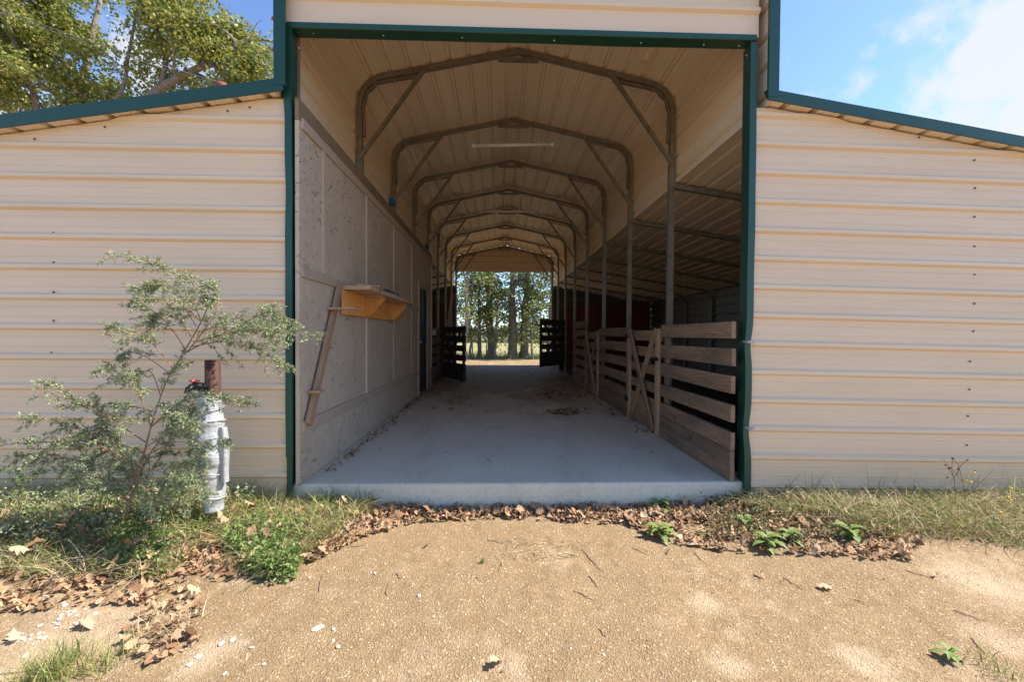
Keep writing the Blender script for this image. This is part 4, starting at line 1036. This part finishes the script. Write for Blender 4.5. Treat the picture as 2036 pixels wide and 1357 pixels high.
for px, py, r in ((662, 1279, .008), (672, 1293, .011), (395, 1308, .013), (440, 1283, .014), (463, 1275, .013), (377, 1322, .012), (500, 1293, .008), (524, 1325, .009), (447, 1342, .010), (615, 1150, .008), (652, 1140, .006), (745, 1146, .009), (737, 1143, .008), (803, 1155, .005), (918, 1152, .006), (960, 1195, .006), (1200, 1312, .008), (1135, 1300, .006), (1033, 1268, .006)):
    stone(px, py, r, 'small white stone lying on the sandy dirt', 'white stones on the dirt')
for i in range(42):
    t = random.random(); stone(40 + 130 * t + random.gauss(0, 20), 1285 - 85 * t + random.gauss(0, 10), random.uniform(.004, .012), 'white limestone pebble of the heap on the pale sand at left', 'white pebbles heaped at left')
stone(1600, 972, .085, 'rounded grey stone against the foot of the right wall', None, .8, M_rock)
# grit ----------------------------------------------------------------------
def grit(n, y0, y1, smin, smax):
    P = np.stack([rng.uniform(-3.4, 3.6, n), rng.uniform(y0, y1, n)], 1); z = np.array([gz(a, b) for a, b in P]); P = np.concatenate([P, z[:, None]], 1)
    s = rng.uniform(smin, smax, n)[:, None]; T = rng.normal(size=(n, 4, 3)) * .55; T[:, :, 2] = np.abs(T[:, :, 2]) * .8 - .1
    V = (P[:, None, :] + T * s[:, :, None]).reshape(-1, 3); b = np.arange(n)[:, None] * 4
    F = np.concatenate([b + np.array([[0, 1, 2]]), b + np.array([[0, 3, 1]]), b + np.array([[1, 3, 2]]), b + np.array([[0, 2, 3]])], 0); return V, F
V, F = join([grit(62000, 1.35, 2.3, .0014, .0034), grit(24000, 2.2, 3.15, .002, .0042), grit(500, 1.35, 3.1, .004, .008)])
tag(fastmesh('gravel', V, F, M_grit), 'fine gravel and grit strewn over the sandy dirt', 'gravel', kind='stuff')
P = scatter(pxpoly((-100, 1360), (-100, 1200), (600, 1100), (1400, 1060), (2100, 1120), (2100, 1360)), 1500, .6, 3, 31)
V, F = blades(P + np.array([0, 0, .002]), rng.uniform(.008, .022, 1500), rng.uniform(.001, .002, 1500), rng.uniform(1, 2.2, 1500), curl=.3)
V[:, 2] = np.array([gz(a, b) for a, b in V[:, :2]]) + .003 + rng.uniform(0, .002, len(V)); tag(fastmesh('straw', V, F, M_straw), 'short bits of straw scattered over the dirt', 'straw', kind='stuff')
P = scatter(pxpoly((990, 1130), (1000, 1085), (1160, 1075), (1140, 1120)), 170, .3, 3, 33); V, F = blades(P, rng.uniform(.03, .08, 170), rng.uniform(.0012, .0025, 170), rng.uniform(.9, 1.6, 170), curl=.3)
V[:, 2] = np.array([gz(a, b) for a, b in V[:, :2]]) + .004 + rng.uniform(0, .006, len(V)); tag(fastmesh('straw', V, F, M_straw), 'pale straw strewn on the dirt in front of the slab', 'straw', kind='stuff')
for a, b in (((1158, 1096), (1200, 1146)), ((1170, 1150), (1190, 1178)), ((1140, 1182), (1183, 1203)), ((785, 1148), (797, 1160)), ((635, 1180), (640, 1145)), ((768, 1190), (775, 1160)), ((690, 1092), (728, 1088)), ((970, 1075), (1000, 1085)), ((1380, 1100), (1402, 1118)),
             ((1560, 1150), (1600, 1172)), ((1800, 1138), (1858, 1155)), ((1190, 1260), (1208, 1280)), ((1255, 1090), (1290, 1105)), ((1700, 1190), (1730, 1202)), ((1890, 1210), (1960, 1235)), ((1930, 1262), (1960, 1300))):
    A, B = gnd(*a), gnd(*b); mb = MB(); pts = [A.lerp(B, i / 5) + Vector((random.gauss(0, .004), random.gauss(0, .004), 0)) for i in range(6)]
    pts = [Vector((p.x, p.y, gz(p.x, p.y) + .004)) for p in pts]; mb.tube(pts, [.0018, .0022, .002, .0018, .0014, .0008], 5); o = mb.out('twig', M_twig)
    tag(o, 'thin dark twig lying on the sandy dirt', 'twig', 'twigs on the dirt')

# ------------------------------------------------------------------ feathery bush (branches traced as real 3D canes)
def cane_plant(name, label, cat, stems, leafmat, leaf=.012, dens=1.0, seed=1, twig_len=.10, rbase=.006):
    """stems: lists of (px,py,Y) with a radius; leaves and side sprays grow along them"""
    t = thing(name, stems[0], label, cat); r_ = random.Random(seed); wood_ = MB(); C = []; D = []
    for pts, r0, leafy in [(s[:3] if isinstance(s, tuple) else s) for s in [x for x in stems[1:]]]:
        pts = [at(*p) for p in pts]; fine = []
        for i in range(len(pts) - 1):
            a = pts[max(0, i - 1)]; b = pts[i]; c = pts[i + 1]; d = pts[min(len(pts) - 1, i + 2)]
            for k in range(6):
                u = k / 6; fine.append(.5 * ((2 * b) + (c - a) * u + (2 * a - 5 * b + 4 * c - d) * u * u + (3 * b - a - 3 * c + d) * u ** 3))
        fine.append(pts[-1]); n = len(fine)
        wood_.tube(fine, [r0 * (1 - .8 * i / n) for i in range(n)], 6)
        if leafy <= 0: continue
        Ltot = sum((fine[i + 1] - fine[i]).length for i in range(n - 1))
        def spray(path, dens_, tw):
            m_ = len(path) - 1; LL = sum((path[i + 1] - path[i]).length for i in range(m_))
            for j in range(int(LL / .011 * dens_)):
                u = .12 + .88 * r_.random(); i = min(m_ - 1, int(u * m_)); p = path[i].lerp(path[i + 1], u * m_ - i); ax = (path[i + 1] - path[i]).normalized()
                d = (Vector((r_.gauss(0, 1), r_.gauss(0, 1), r_.gauss(.1, .9))).normalized() + ax * .9).normalized(); l = tw * r_.uniform(.25, 1) * (1.1 - .7 * u)
                q = [p + d * l * s_ + Vector((0, 0, -.3 * l * s_ * s_)) for s_ in (0, .5, 1)]
                if l > .022: wood_.tube(q, [.0009, .0007, .0004], 3, cap=False)
                for m in range(int(3 + l * 300)):
                    s_ = r_.random(); kk = min(1, int(s_ * 2)); x = q[kk].lerp(q[kk + 1], s_ * 2 - kk)
                    C.append(x + Vector((r_.gauss(0, .003), r_.gauss(0, .003), r_.gauss(0, .003)))); D.append(d + Vector((r_.gauss(0, .6), r_.gauss(0, .6), r_.gauss(0, .6))))
        spray(fine[int(n * (1 - leafy)):], .8 * dens, twig_len * .7)
        for j in range(max(2, int(Ltot * leafy / .042))):
            u = (1 - leafy) + leafy * r_.random() * .95; i = min(n - 2, int(u * (n - 1))); p = fine[i]; ax = (fine[i + 1] - fine[i]).normalized()
            sd_ = r_.choice((-1, 1)); per = Vector((-ax.z, 0, ax.x)) * sd_
            d = (ax * .9 + per * r_.uniform(.4, .95) + Vector((0, r_.gauss(0, .45), .12))).normalized(); l = twig_len * r_.uniform(1.0, 2.4) * (1.05 - .75 * u)
            q = [p + d * l * k / 5 + Vector((0, 0, -.38 * l * (k / 5) ** 2)) + Vector((r_.gauss(0, .004), r_.gauss(0, .004), r_.gauss(0, .004))) * (k > 0) for k in range(6)]
            wood_.tube(q, [.0018 * (1 - .13 * k) for k in range(6)], 4, cap=False); spray(q, dens, twig_len * .42)
    wood_.out('stem', M_stem, t)
    C = np.array(C); D = np.array(D); n = len(C)
    V, F = quads_leaves(C, D, rand_dirs(n, .6), rng.uniform(.6, 1.5, n) * leaf, rng.uniform(.25, .5, n) * leaf); fastmesh('foliage', V, F, leafmat, t)
    return t
Yb = 2.62
B_ = [
 ([(248, 1020, Yb), (272, 960, Yb), (300, 850, Yb + .02), (335, 750, Yb + .04), (372, 700, Yb + .05)], .0085, .35),
 ([(335, 750, Yb + .04), (400, 640, Yb + .05), (410, 590, Yb), (350, 545, Yb - .05), (290, 520, Yb - .1), (215, 505, Yb - .12)], .005, .8),
 ([(372, 700, Yb), (430, 620, Yb), (420, 570, Yb + .05), (370, 545, Yb + .08)], .004, .8),
 ([(372, 700, Yb), (470, 650, Yb), (540, 620, Yb - .1), (585, 650, Yb - .15)], .004, .85),
 ([(380, 690, Yb), (450, 680, Yb), (520, 700, Yb - .1), (572, 740, Yb - .15)], .004, .85),
 ([(390, 680, Yb), (470, 660, Yb - .1), (560, 660, Yb - .2), (635, 665, Yb - .3)], .0035, .8),
 ([(400, 660, Yb), (480, 630, Yb), (530, 640, Yb), (570, 690, Yb)], .003, .85),
 ([(400, 640, Yb), (350, 600, Yb - .1), (300, 595, Yb - .15), (270, 600, Yb - .2)], .0035, .85),
 ([(390, 650, Yb), (330, 560, Yb), (280, 570, Yb), (262, 575, Yb)], .003, .8),
 ([(372, 700, Yb), (330, 640, Yb), (280, 600, Yb - .1), (272, 588, Yb - .1)], .003, .8),
 ([(345, 735, Yb), (300, 680, Yb - .1), (255, 655, Yb - .2), (212, 652, Yb - .2)], .004, .8),
 ([(340, 745, Yb), (290, 710, Yb), (250, 700, Yb), (240, 715, Yb)], .003, .8),
 ([(300, 850, Yb), (270, 770, Yb - .1), (230, 740, Yb - .1), (200, 735, Yb - .15)], .004, .85),
 ([(290, 880, Yb), (210, 830, Yb - .1), (150, 800, Yb - .2), (115, 770, Yb - .25), (80, 758, Yb - .3)], .004, .85),
 ([(285, 900, Yb), (200, 870, Yb), (120, 840, Yb - .1), (40, 828, Yb - .2)], .004, .85),
 ([(280, 930, Yb), (180, 880, Yb - .1), (100, 880, Yb - .2), (0, 885, Yb - .3), (-40, 890, Yb - .3)], .004, .85),
 ([(275, 945, Yb), (170, 920, Yb), (90, 905, Yb - .1), (15, 912, Yb - .2)], .004, .85),
 ([(270, 960, Yb), (180, 950, Yb - .1), (110, 935, Yb - .1), (60, 950, Yb - .2)], .004, .85),
 ([(300, 850, Yb), (360, 800, Yb), (420, 790, Yb - .2), (510, 805, Yb - .3)], .004, .85),
 ([(290, 890, Yb), (340, 860, Yb - .1), (375, 855, Yb - .2), (390, 840, Yb - .3)], .0035, .85),
 ([(285, 910, Yb), (350, 880, Yb - .2), (410, 890, Yb - .25), (460, 878, Yb - .3)], .003, .55),
 ([(275, 940, Yb), (350, 930, Yb - .2), (380, 925, Yb - .2), (400, 930, Yb - .3)], .0035, .85),
 ([(270, 960, Yb), (330, 950, Yb), (390, 960, Yb - .1), (420, 985, Yb - .2)], .003, .85),
 ([(310, 820, Yb), (250, 810, Yb + .1), (210, 850, Yb + .1), (180, 880, Yb)], .003, .9),
 ([(320, 790, Yb), (300, 740, Yb), (270, 745, Yb), (250, 760, Yb)], .003, .9),
 ([(260, 990, Yb), (240, 900, Yb + .1), (200, 830, Yb + .1), (190, 790, Yb)], .004, .9),
 ([(262, 985, Yb), (300, 900, Yb + .1), (360, 830, Yb + .1), (390, 810, Yb)], .004, .9),
 ([(258, 995, Yb), (210, 960, Yb), (160, 900, Yb), (130, 850, Yb)], .004, .9),
 ([(255, 1000, Yb), (230, 970, Yb - .1), (150, 965, Yb - .1), (90, 970, Yb - .1)], .003, .9),
 ([(265, 980, Yb), (310, 990, Yb - .2), (370, 970, Yb - .2), (400, 1000, Yb - .2)], .003, .9),
 ([(262, 985, Yb), (250, 930, Yb), (215, 900, Yb), (170, 870, Yb + .1)], .003, .9),
 ([(258, 995, Yb), (300, 940, Yb + .1), (330, 890, Yb + .15), (345, 860, Yb + .2)], .003, .95),
 ([(255, 1000, Yb), (215, 950, Yb + .15), (240, 900, Yb + .2), (225, 860, Yb + .2)], .003, .95),
 ([(260, 985, Yb), (330, 960, Yb + .1), (365, 930, Yb + .1), (380, 900, Yb + .1)], .003, .9),
 ([(272, 950, Yb), (240, 880, Yb - .1), (250, 830, Yb - .1), (235, 800, Yb - .1)], .003, .9),
 ([(300, 850, Yb), (330, 830, Yb - .15), (355, 825, Yb - .2), (370, 840, Yb - .25)], .003, .9),
 ([(380, 690, Yb), (440, 640, Yb + .1), (500, 650, Yb + .1), (560, 630, Yb)], .003, .9),
 ([(400, 640, Yb), (380, 600, Yb + .1), (330, 580, Yb + .1), (300, 560, Yb)], .003, .9),
 ([(385, 680, Yb), (360, 640, Yb + .1), (320, 625, Yb), (290, 640, Yb)], .003, .9),
]
cane_plant('feathery_bush', 'tall feathery grey green weed bush in front of the left wall beside the wrapped pipe', 'bush', [gnd(248, 1020)] + B_ , M_sage, .0130, 1.15, 4, .112)
# small dark leafed weed at the left edge and dried flower stalk on the right
cane_plant('slender_weed', 'small dark weed standing at the foot of the left wall', 'weed', [gnd(45, 985)] + [([(45, 990, 2.95), (40, 950, 2.95), (30, 925, 2.95)], .002, .9), ([(45, 990, 2.95), (22, 950, 2.95), (15, 935, 2.95)], .002, .9), ([(45, 985, 2.95), (55, 950, 2.95), (45, 930, 2.95)], .002, .9)], M_leafy, .011, 1.2, 5, .05)
def stalk(name, label, stems, blooms, colour):
    t = thing(name, gnd(1905, 990), label, 'weed'); mb = MB()
    for pts in stems: p = [at(*q) for q in pts]; mb.tube(p, [.0022 * (1 - .6 * i / len(p)) for i in range(len(p))], 5)
    mb.out('stem', M_stem, t)
    for q in blooms:
        c = at(*q); bm = bmesh.new(); bmesh.ops.create_icosphere(bm, subdivisions=1, radius=.009)
        for v in bm.verts: v.co *= random.uniform(.7, 1.3)
        mb = MB(); mb.bm(bm, Matrix.Translation(c)); mb.out('flower', colour, t)
M_yel = plain('yellow_flower', (.65, .42, .04), .7); M_seed = plain('seed_head', (.10, .06, .035), .8)
stalk('flowering_weed', 'branching dry weed with yellow flowers at the foot of the right wall', [[(1920, 1000, 2.9), (1915, 960, 2.9), (1890, 930, 2.9), (1872, 912, 2.9)], [(1915, 960, 2.9), (1905, 925, 2.88), (1893, 910, 2.88)], [(1905, 945, 2.9), (1905, 930, 2.9), (1922, 915, 2.9)], [(1920, 990, 2.9), (1960, 950, 2.85), (1975, 935, 2.85)], [(1930, 1010, 2.85), (1990, 985, 2.8), (2005, 960, 2.8)]],
      [(1920, 955, 2.86), (1924, 948, 2.86), (1931, 960, 2.86), (1916, 962, 2.86), (1938, 941, 2.86), (2005, 990, 2.78), (2010, 972, 2.78), (1990, 1020, 2.7), (2012, 996, 2.75)], M_yel)
stalk('dry_seed_weed', 'leafless dark seed stalk rising beside the yellow flowered weed', [[(1900, 1000, 2.95), (1897, 950, 2.95), (1880, 925, 2.95)], [(1898, 960, 2.95), (1892, 935, 2.95), (1894, 912, 2.95)], [(1898, 950, 2.95), (1912, 925, 2.95), (1924, 915, 2.95)]], [(1880, 925, 2.95), (1894, 912, 2.95), (1924, 915, 2.95), (1888, 932, 2.95), (1905, 934, 2.95), (1884, 950, 2.95), (1940, 938, 2.9)], M_seed)

# broadleaf weeds -----------------------------------------------------------
def broadleaf(px, py, size, label, n=11, seed=0):
    c = gnd(px, py); c.z = gz(c.x, c.y); r_ = random.Random(seed); t = thing('broadleaf_weed', c, label, 'weed')
    mb = MB(); st = [c, c + Vector((r_.gauss(0, .006), r_.gauss(0, .006), size * .3)), c + Vector((r_.gauss(0, .012), r_.gauss(0, .012), size * .65))]; mb.tube(st, [.004, .003, .002], 6); mb.out('stem', M_leafy, t)
    for i in range(n):
        az = i * 2.4 + r_.gauss(0, .3); h = .15 + .5 * i / n; b = st[0].lerp(st[2], min(1, h * 1.4)); d = Vector((math.cos(az), math.sin(az), 0)); s = Vector((-d.y, d.x, 0)); Ls = size * r_.uniform(.75, 1.15) * (1 - .3 * i / n); w = Ls * .42; el = .2 + .6 * i / n
        vs = []; m = 8
        for j in range(m + 1):
            u = j / m; ww = w * math.sin(math.pi * min(1, u * 1.02) ** .8) * (1 + (.28 if j % 2 else -.15)) * .5 if 0 < j < m else .0015
            p = b + d * Ls * u * math.cos(el * (1 - u * .8)) + Vector((0, 0, Ls * (math.sin(el) * u - .55 * u * u)))
            vs += [p - s * ww + Vector((0, 0, ww * .35)), p, p + s * ww + Vector((0, 0, ww * .35))]
        lo = MB(); lo.add(vs, [(j * 3 + k, j * 3 + k + 1, j * 3 + 4 + k, j * 3 + 3 + k) for j in range(m) for k in range(2)])
        o = meshobj('leaf', lo.v, lo.f, M_leafy, t, True)
    return t
for i, (px, py, s, lb) in enumerate(((1315, 1018, .075, 'green broadleaf weed in the leaf drift nearest the slab corner'), (1312, 1068, .085, 'green broadleaf weed at the near edge of the leaf drift, leftmost of the near row'), (1475, 1052, .07, 'green broadleaf weed among grey creepers below the right post'),
        (1528, 1092, .085, 'green toothed weed with spreading leaves, left one of the close pair'), (1570, 1085, .08, 'green toothed weed with spreading leaves, right one of the close pair'), (1690, 1085, .085, 'green weed beside the large russet leaf'), (1680, 1050, .06, 'smaller green weed behind the one by the russet leaf'),
        (1430, 1020, .055, 'pale green weed just below the foot of the right green post'), (1885, 1302, .05, 'lone small green weed on bare dirt at the lower right'), (1540, 1055, .05, 'small green sprout between the grass and the weed pair'))):
    broadleaf(px, py, s * 1.55, lb, 11 if s > .055 else 7, i + 3)

# ------------------------------------------------------------------ trees
def grow(t, name_seed, start, dirn, length, r0, depth, spread, wood_, tips, rnd, gnarl=.25, up=.1, nseg=6):
    p = Vector(start); d = Vector(dirn).normalized(); pts = [p.copy()]; rad = [r0]
    if t == 'oak' and not keep(p): return
    for i in range(nseg):
        d = (d + Vector((rnd.gauss(0, gnarl), rnd.gauss(0, gnarl), rnd.gauss(0, gnarl) + up)) * .5).normalized()
        p = p + d * length / nseg; pts.append(p.copy()); rad.append(r0 * (1 - .55 * (i + 1) / nseg))
    wood_.tube(pts, rad, 8 if r0 > .05 else 5, cap=False)
    if depth == 0:
        tips += [(q, d) for q in pts[2:]]; return
    if depth == 1: tips += [(q, d) for q in pts[3:]]
    k = rnd.randint(3, 4) if depth > 1 else rnd.randint(3, 5)
    for i in range(k):
        u = rnd.uniform(.35, 1) if i else 1; j = min(nseg, max(1, int(u * nseg))); q = pts[j]
        nd = (d + Vector((rnd.gauss(0, 1), rnd.gauss(0, 1), rnd.gauss(0, .7))).normalized() * spread).normalized()
        grow(t, 0, q, nd, length * rnd.uniform(.55, .78), rad[j] * rnd.uniform(.5, .7), depth - 1, spread, wood_, tips, rnd, gnarl, up, nseg)
def leaves_at(tips, per, rad, size, mat, parent, name='crown', droop=0):
    T = np.array([tuple(a) for a, b in tips]); n = len(T) * per; C = np.repeat(T, per, 0) + rng.normal(size=(n, 3)) * rad * np.array([1, 1, .8])
    V, F = quads_leaves(C, rand_dirs(n, -droop), rand_dirs(n, .8), rng.uniform(.6, 1.3, n) * size, rng.uniform(.5, .85, n) * size, .18)
    return fastmesh(name, V, F, mat, parent)
def smoothpath(pts, k=6):
    out_ = []
    for i in range(len(pts) - 1):
        a = pts[max(0, i - 1)]; b = pts[i]; c = pts[i + 1]; d = pts[min(len(pts) - 1, i + 2)]
        for j in range(k):
            u = j / k; out_.append(.5 * ((2 * b) + (c - a) * u + (2 * a - 5 * b + 4 * c - d) * u * u + (3 * b - a - 3 * c + d) * u ** 3))
    return out_ + [pts[-1]]
# big oak behind the left lean-to
def keep(p):
    # crown outline: thin it towards the right so that the sky shows beyond the last limbs
    d = p - Vector((0, 0, CAMZ)); c = CR.to_3x3().transposed() @ d; qx = 1018 + FPX * c.x / -c.z; qy = 678.5 - FPX * c.y / -c.z; return c.z < 0 and qx < 545 and qy > (qx - 425) * .75 + 0
OY = 17.6
ob = at(120, 700, OY); ob.z = -.25
oak = thing('oak_tree', ob, 'large spreading oak with yellowing leaves rising behind the left roof', 'tree')
rnd = random.Random(11); wd = MB(); tips = []
fork = at(95, 330, OY); wd.tube(smoothpath([ob, ob.lerp(fork, .5) + Vector((.1, 0, 0)), fork]), [.42 - .012 * i for i in range(13)], 12, cap=False)
limbs = [([fork, at(200, 270, OY - .5), at(320, 175, OY - 1), at(395, 135, OY - 1.2), at(455, 100, OY - 1.4), at(500, 78, OY - 1.6)], .20),
         ([fork, at(170, 190, OY), at(135, 130, OY), at(85, 100, OY), at(30, 70, OY - .4)], .13),
         ([fork, at(165, 150, OY + .6), at(185, 60, OY + .6), at(200, -20, OY + .8), at(180, -120, OY + 1)], .15),
         ([fork, at(20, 220, OY), at(-60, 120, OY), at(-160, 40, OY)], .15),
         ([fork, at(60, 160, OY - 1), at(20, 60, OY - 1.4), at(-10, -40, OY - 1.6)], .12),
         ([at(320, 175, OY - 1), at(330, 100, OY - 1), at(300, 30, OY - 1), at(310, -40, OY - 1)], .10),
         ([at(395, 135, OY - 1.2), at(450, 130, OY - 1.2), at(500, 148, OY - 1.3), at(535, 150, OY - 1.3)], .06),
         ([fork, at(230, 200, OY - .6), at(255, 110, OY - .5), at(270, 30, OY - .6), at(285, -50, OY - .6)], .09),
         ([at(200, 270, OY - .5), at(110, 190, OY - 1), at(60, 150, OY - 1.6), at(10, 140, OY - 2)], .08),
         ([at(395, 135, OY - 1.2), at(400, 80, OY - 1.2), at(360, 20, OY - 1.2)], .07)]
for pts, r0 in limbs:
    q = smoothpath(pts); wd.tube(q, [r0 * (1 - .7 * i / len(q)) for i in range(len(q))], 10, cap=False)
    st_ = 3 if len(pts) < 5 else 8
    for i in range(st_, len(q), 2):
        d = (q[min(len(q) - 1, i + 1)] - q[i - 1]).normalized(); nd = (d * .7 + Vector((rnd.gauss(0, .8), rnd.gauss(0, .8), rnd.gauss(.2, .7)))).normalized()
        grow('oak', 0, q[i], nd, rnd.uniform(1.0, 1.9), r0 * .28, 2 if r0 > .09 else 1, .85, wd, tips, rnd, .5, .0, 5)
wd.out('trunk', M_bark, oak, True)
tips = [x for x in tips if keep(x[0])]
leaves_at(tips, max(4, int(56000 / len(tips))), .22, .15, M_oak, oak)
# grove behind the barn
TR = [(926, 9, .0, 1, 'slim pale barked tree, leftmost of the grove seen through the aisle'), (935, 5, .01, 0, 'thin dark trunked tree just right of the pale barked one'), (954, 8, -.02, 0, 'narrow dark tree left of the first thick trunk in the grove'),
      (976, 17, -.035, 0, 'thick tree left of centre in the view through the aisle'), (985, 5, .02, 0, 'sapling with reddish low leaves touching the left thick trunk'), (1020, 18, -.02, 0, 'thick straight tree in the middle of the far opening'),
      (1040, 17, .05, 0, 'thick tree leaning right, next to the middle one'), (1059, 5, -.01, 0, 'thin straight sapling right of the leaning tree'),
      (1092, 12, .02, 0, 'tree at the right edge of the far opening'), (872, 14, .0, 0, 'tree hidden mostly behind the left rear wall'), (1135, 14, 0, 0, 'tree hidden mostly behind the right rear wall')]
for i, (px, w, lean, pale, lb) in enumerate(TR):
    rnd = random.Random(40 + i); Y = 22.3 + (i * 37 % 7) * .25; b = at(px, 716, Y); b.z = gz(b.x, b.y) - .05; r0 = w / 2 * Y / FPX * 1.05
    t = thing('pale_bark_tree' if pale else 'grove_tree', b, lb, 'tree', 'grove of trees beyond the barn'); wd = MB(); tips = []
    Ht = 6.5 if w > 6 else 4.6; pts = [b]; n = 9
    for k in range(1, n + 1): u = k / n; pts.append(b + Vector((lean * Ht * u + rnd.gauss(0, .05), rnd.gauss(0, .06), Ht * u)))
    q = smoothpath(pts, 3); wd.tube(q, [r0 * (1.25 if k < 2 else 1) * (1 - .55 * k / len(q)) for k in range(len(q))], 10, cap=False)
    for k in range(7, len(q)):
        for rep in range(2 if w > 6 else 1):
            az = rnd.uniform(0, 6.28); z_ = rnd.uniform(-.45, .5); u = k / len(q)
            grow(None, 0, q[k], Vector((math.cos(az), math.sin(az), z_)), rnd.uniform(.6, 1.3) * (1.2 if w > 6 else .6) * (1.15 - .5 * u), r0 * .16 + .006, 1, .9, wd, tips, rnd, .5, -.05, 4)
    wd.out('trunk', M_barkp if pale else M_bark, t, True)
    tips = [x for x in tips if rnd.random() < .72]; leaves_at(tips, 4 if w > 6 else 3, .11, .16, M_grove, t)
# undergrowth, pasture grass, far wood, fence posts
P = np.stack([rng.uniform(-9, 10, 9000), rng.normal(size=9000) * .6 + 23.2, np.zeros(9000)], 1); P[:, 2] = -.22
V, F = blades(P, rng.uniform(.12, .55, 9000), rng.uniform(.01, .02, 9000), rng.uniform(.1, .6, 9000)); tag(fastmesh('undergrowth', V, F, M_grass), 'tall grass and brush growing at the foot of the far grove', 'undergrowth', kind='stuff')
n = 4200; P = np.stack([rng.uniform(-9, 10, n), rng.normal(size=n) * .5 + 23.4, rng.uniform(0, 1, n) ** 2.5 * .7 - .18], 1)
k = np.array([noise.noise(Vector((a * .8, 0, 3))) > -.05 or c < .1 for a, b_, c in P]); P = P[k]
V, F = quads_leaves(P, rand_dirs(len(P)), rand_dirs(len(P), .5), rng.uniform(.05, .12, len(P)), rng.uniform(.03, .07, len(P))); tag(fastmesh('undergrowth', V, F, M_grove), 'leafy brush between the trunks of the far grove', 'undergrowth', kind='stuff')
n = 30000; P = np.stack([rng.uniform(-70, 75, n), rng.normal(size=n) * 3 + 110, np.zeros(n)], 1)
hgt = np.array([3.2 + 2.0 * noise.noise(Vector((x * .12, 0, 0))) + 1.0 * noise.noise(Vector((x * .5, 4, 0))) for x in P[:, 0]]); P[:, 2] = -1.6 + rng.uniform(0, 1, n) ** .8 * (hgt + 1.2)
V, F = quads_leaves(P, rand_dirs(n), rand_dirs(n, .6), rng.uniform(.5, 1.0, n), rng.uniform(.4, .7, n)); tag(fastmesh('distant_wood', V, F, M_far), 'far off hazy line of trees beyond the pasture', 'woods', kind='stuff')
for px, Y in ((939, 26), (967, 27), (1013, 27), (1075, 26)):
    a = at(px, 705, Y); mb = MB(); mb.tube([(a.x, Y, -.25), (a.x + .02, Y, .55), (a.x + .02, Y, .95)], [.05, .045, .035], 8); o = mb.out('fence_post', M_bark, None, True); tag(o, 'thin weathered pasture fence post beyond the grove', 'post', 'pasture fence posts')
# overhead cables from a pole out of frame to the barn roof
for i, (pa, pb, lb) in enumerate((((-40, -14), (432, 166), 'upper overhead service cable running down to the left roof'), ((-40, -8), (428, 170), 'lower overhead service cable running down beside the other to the left roof'))):
    A = at(pa[0], pa[1], 5.5); B = at(pb[0], pb[1], 6.4); A = A + (A - B) * .8; pts = [A.lerp(B, u / 24) + Vector((0, 0, -.55 * (u / 24) * (1 - u / 24))) for u in range(25)]
    pts = [p + Vector((0, 0, .55 * .6 * .1)) for p in pts]
    mb = MB(); mb.tube(pts, .0045 if i == 0 else .0035, 6); o = mb.out('overhead_cable', M_cable, None, True); tag(o, lb, 'cable')
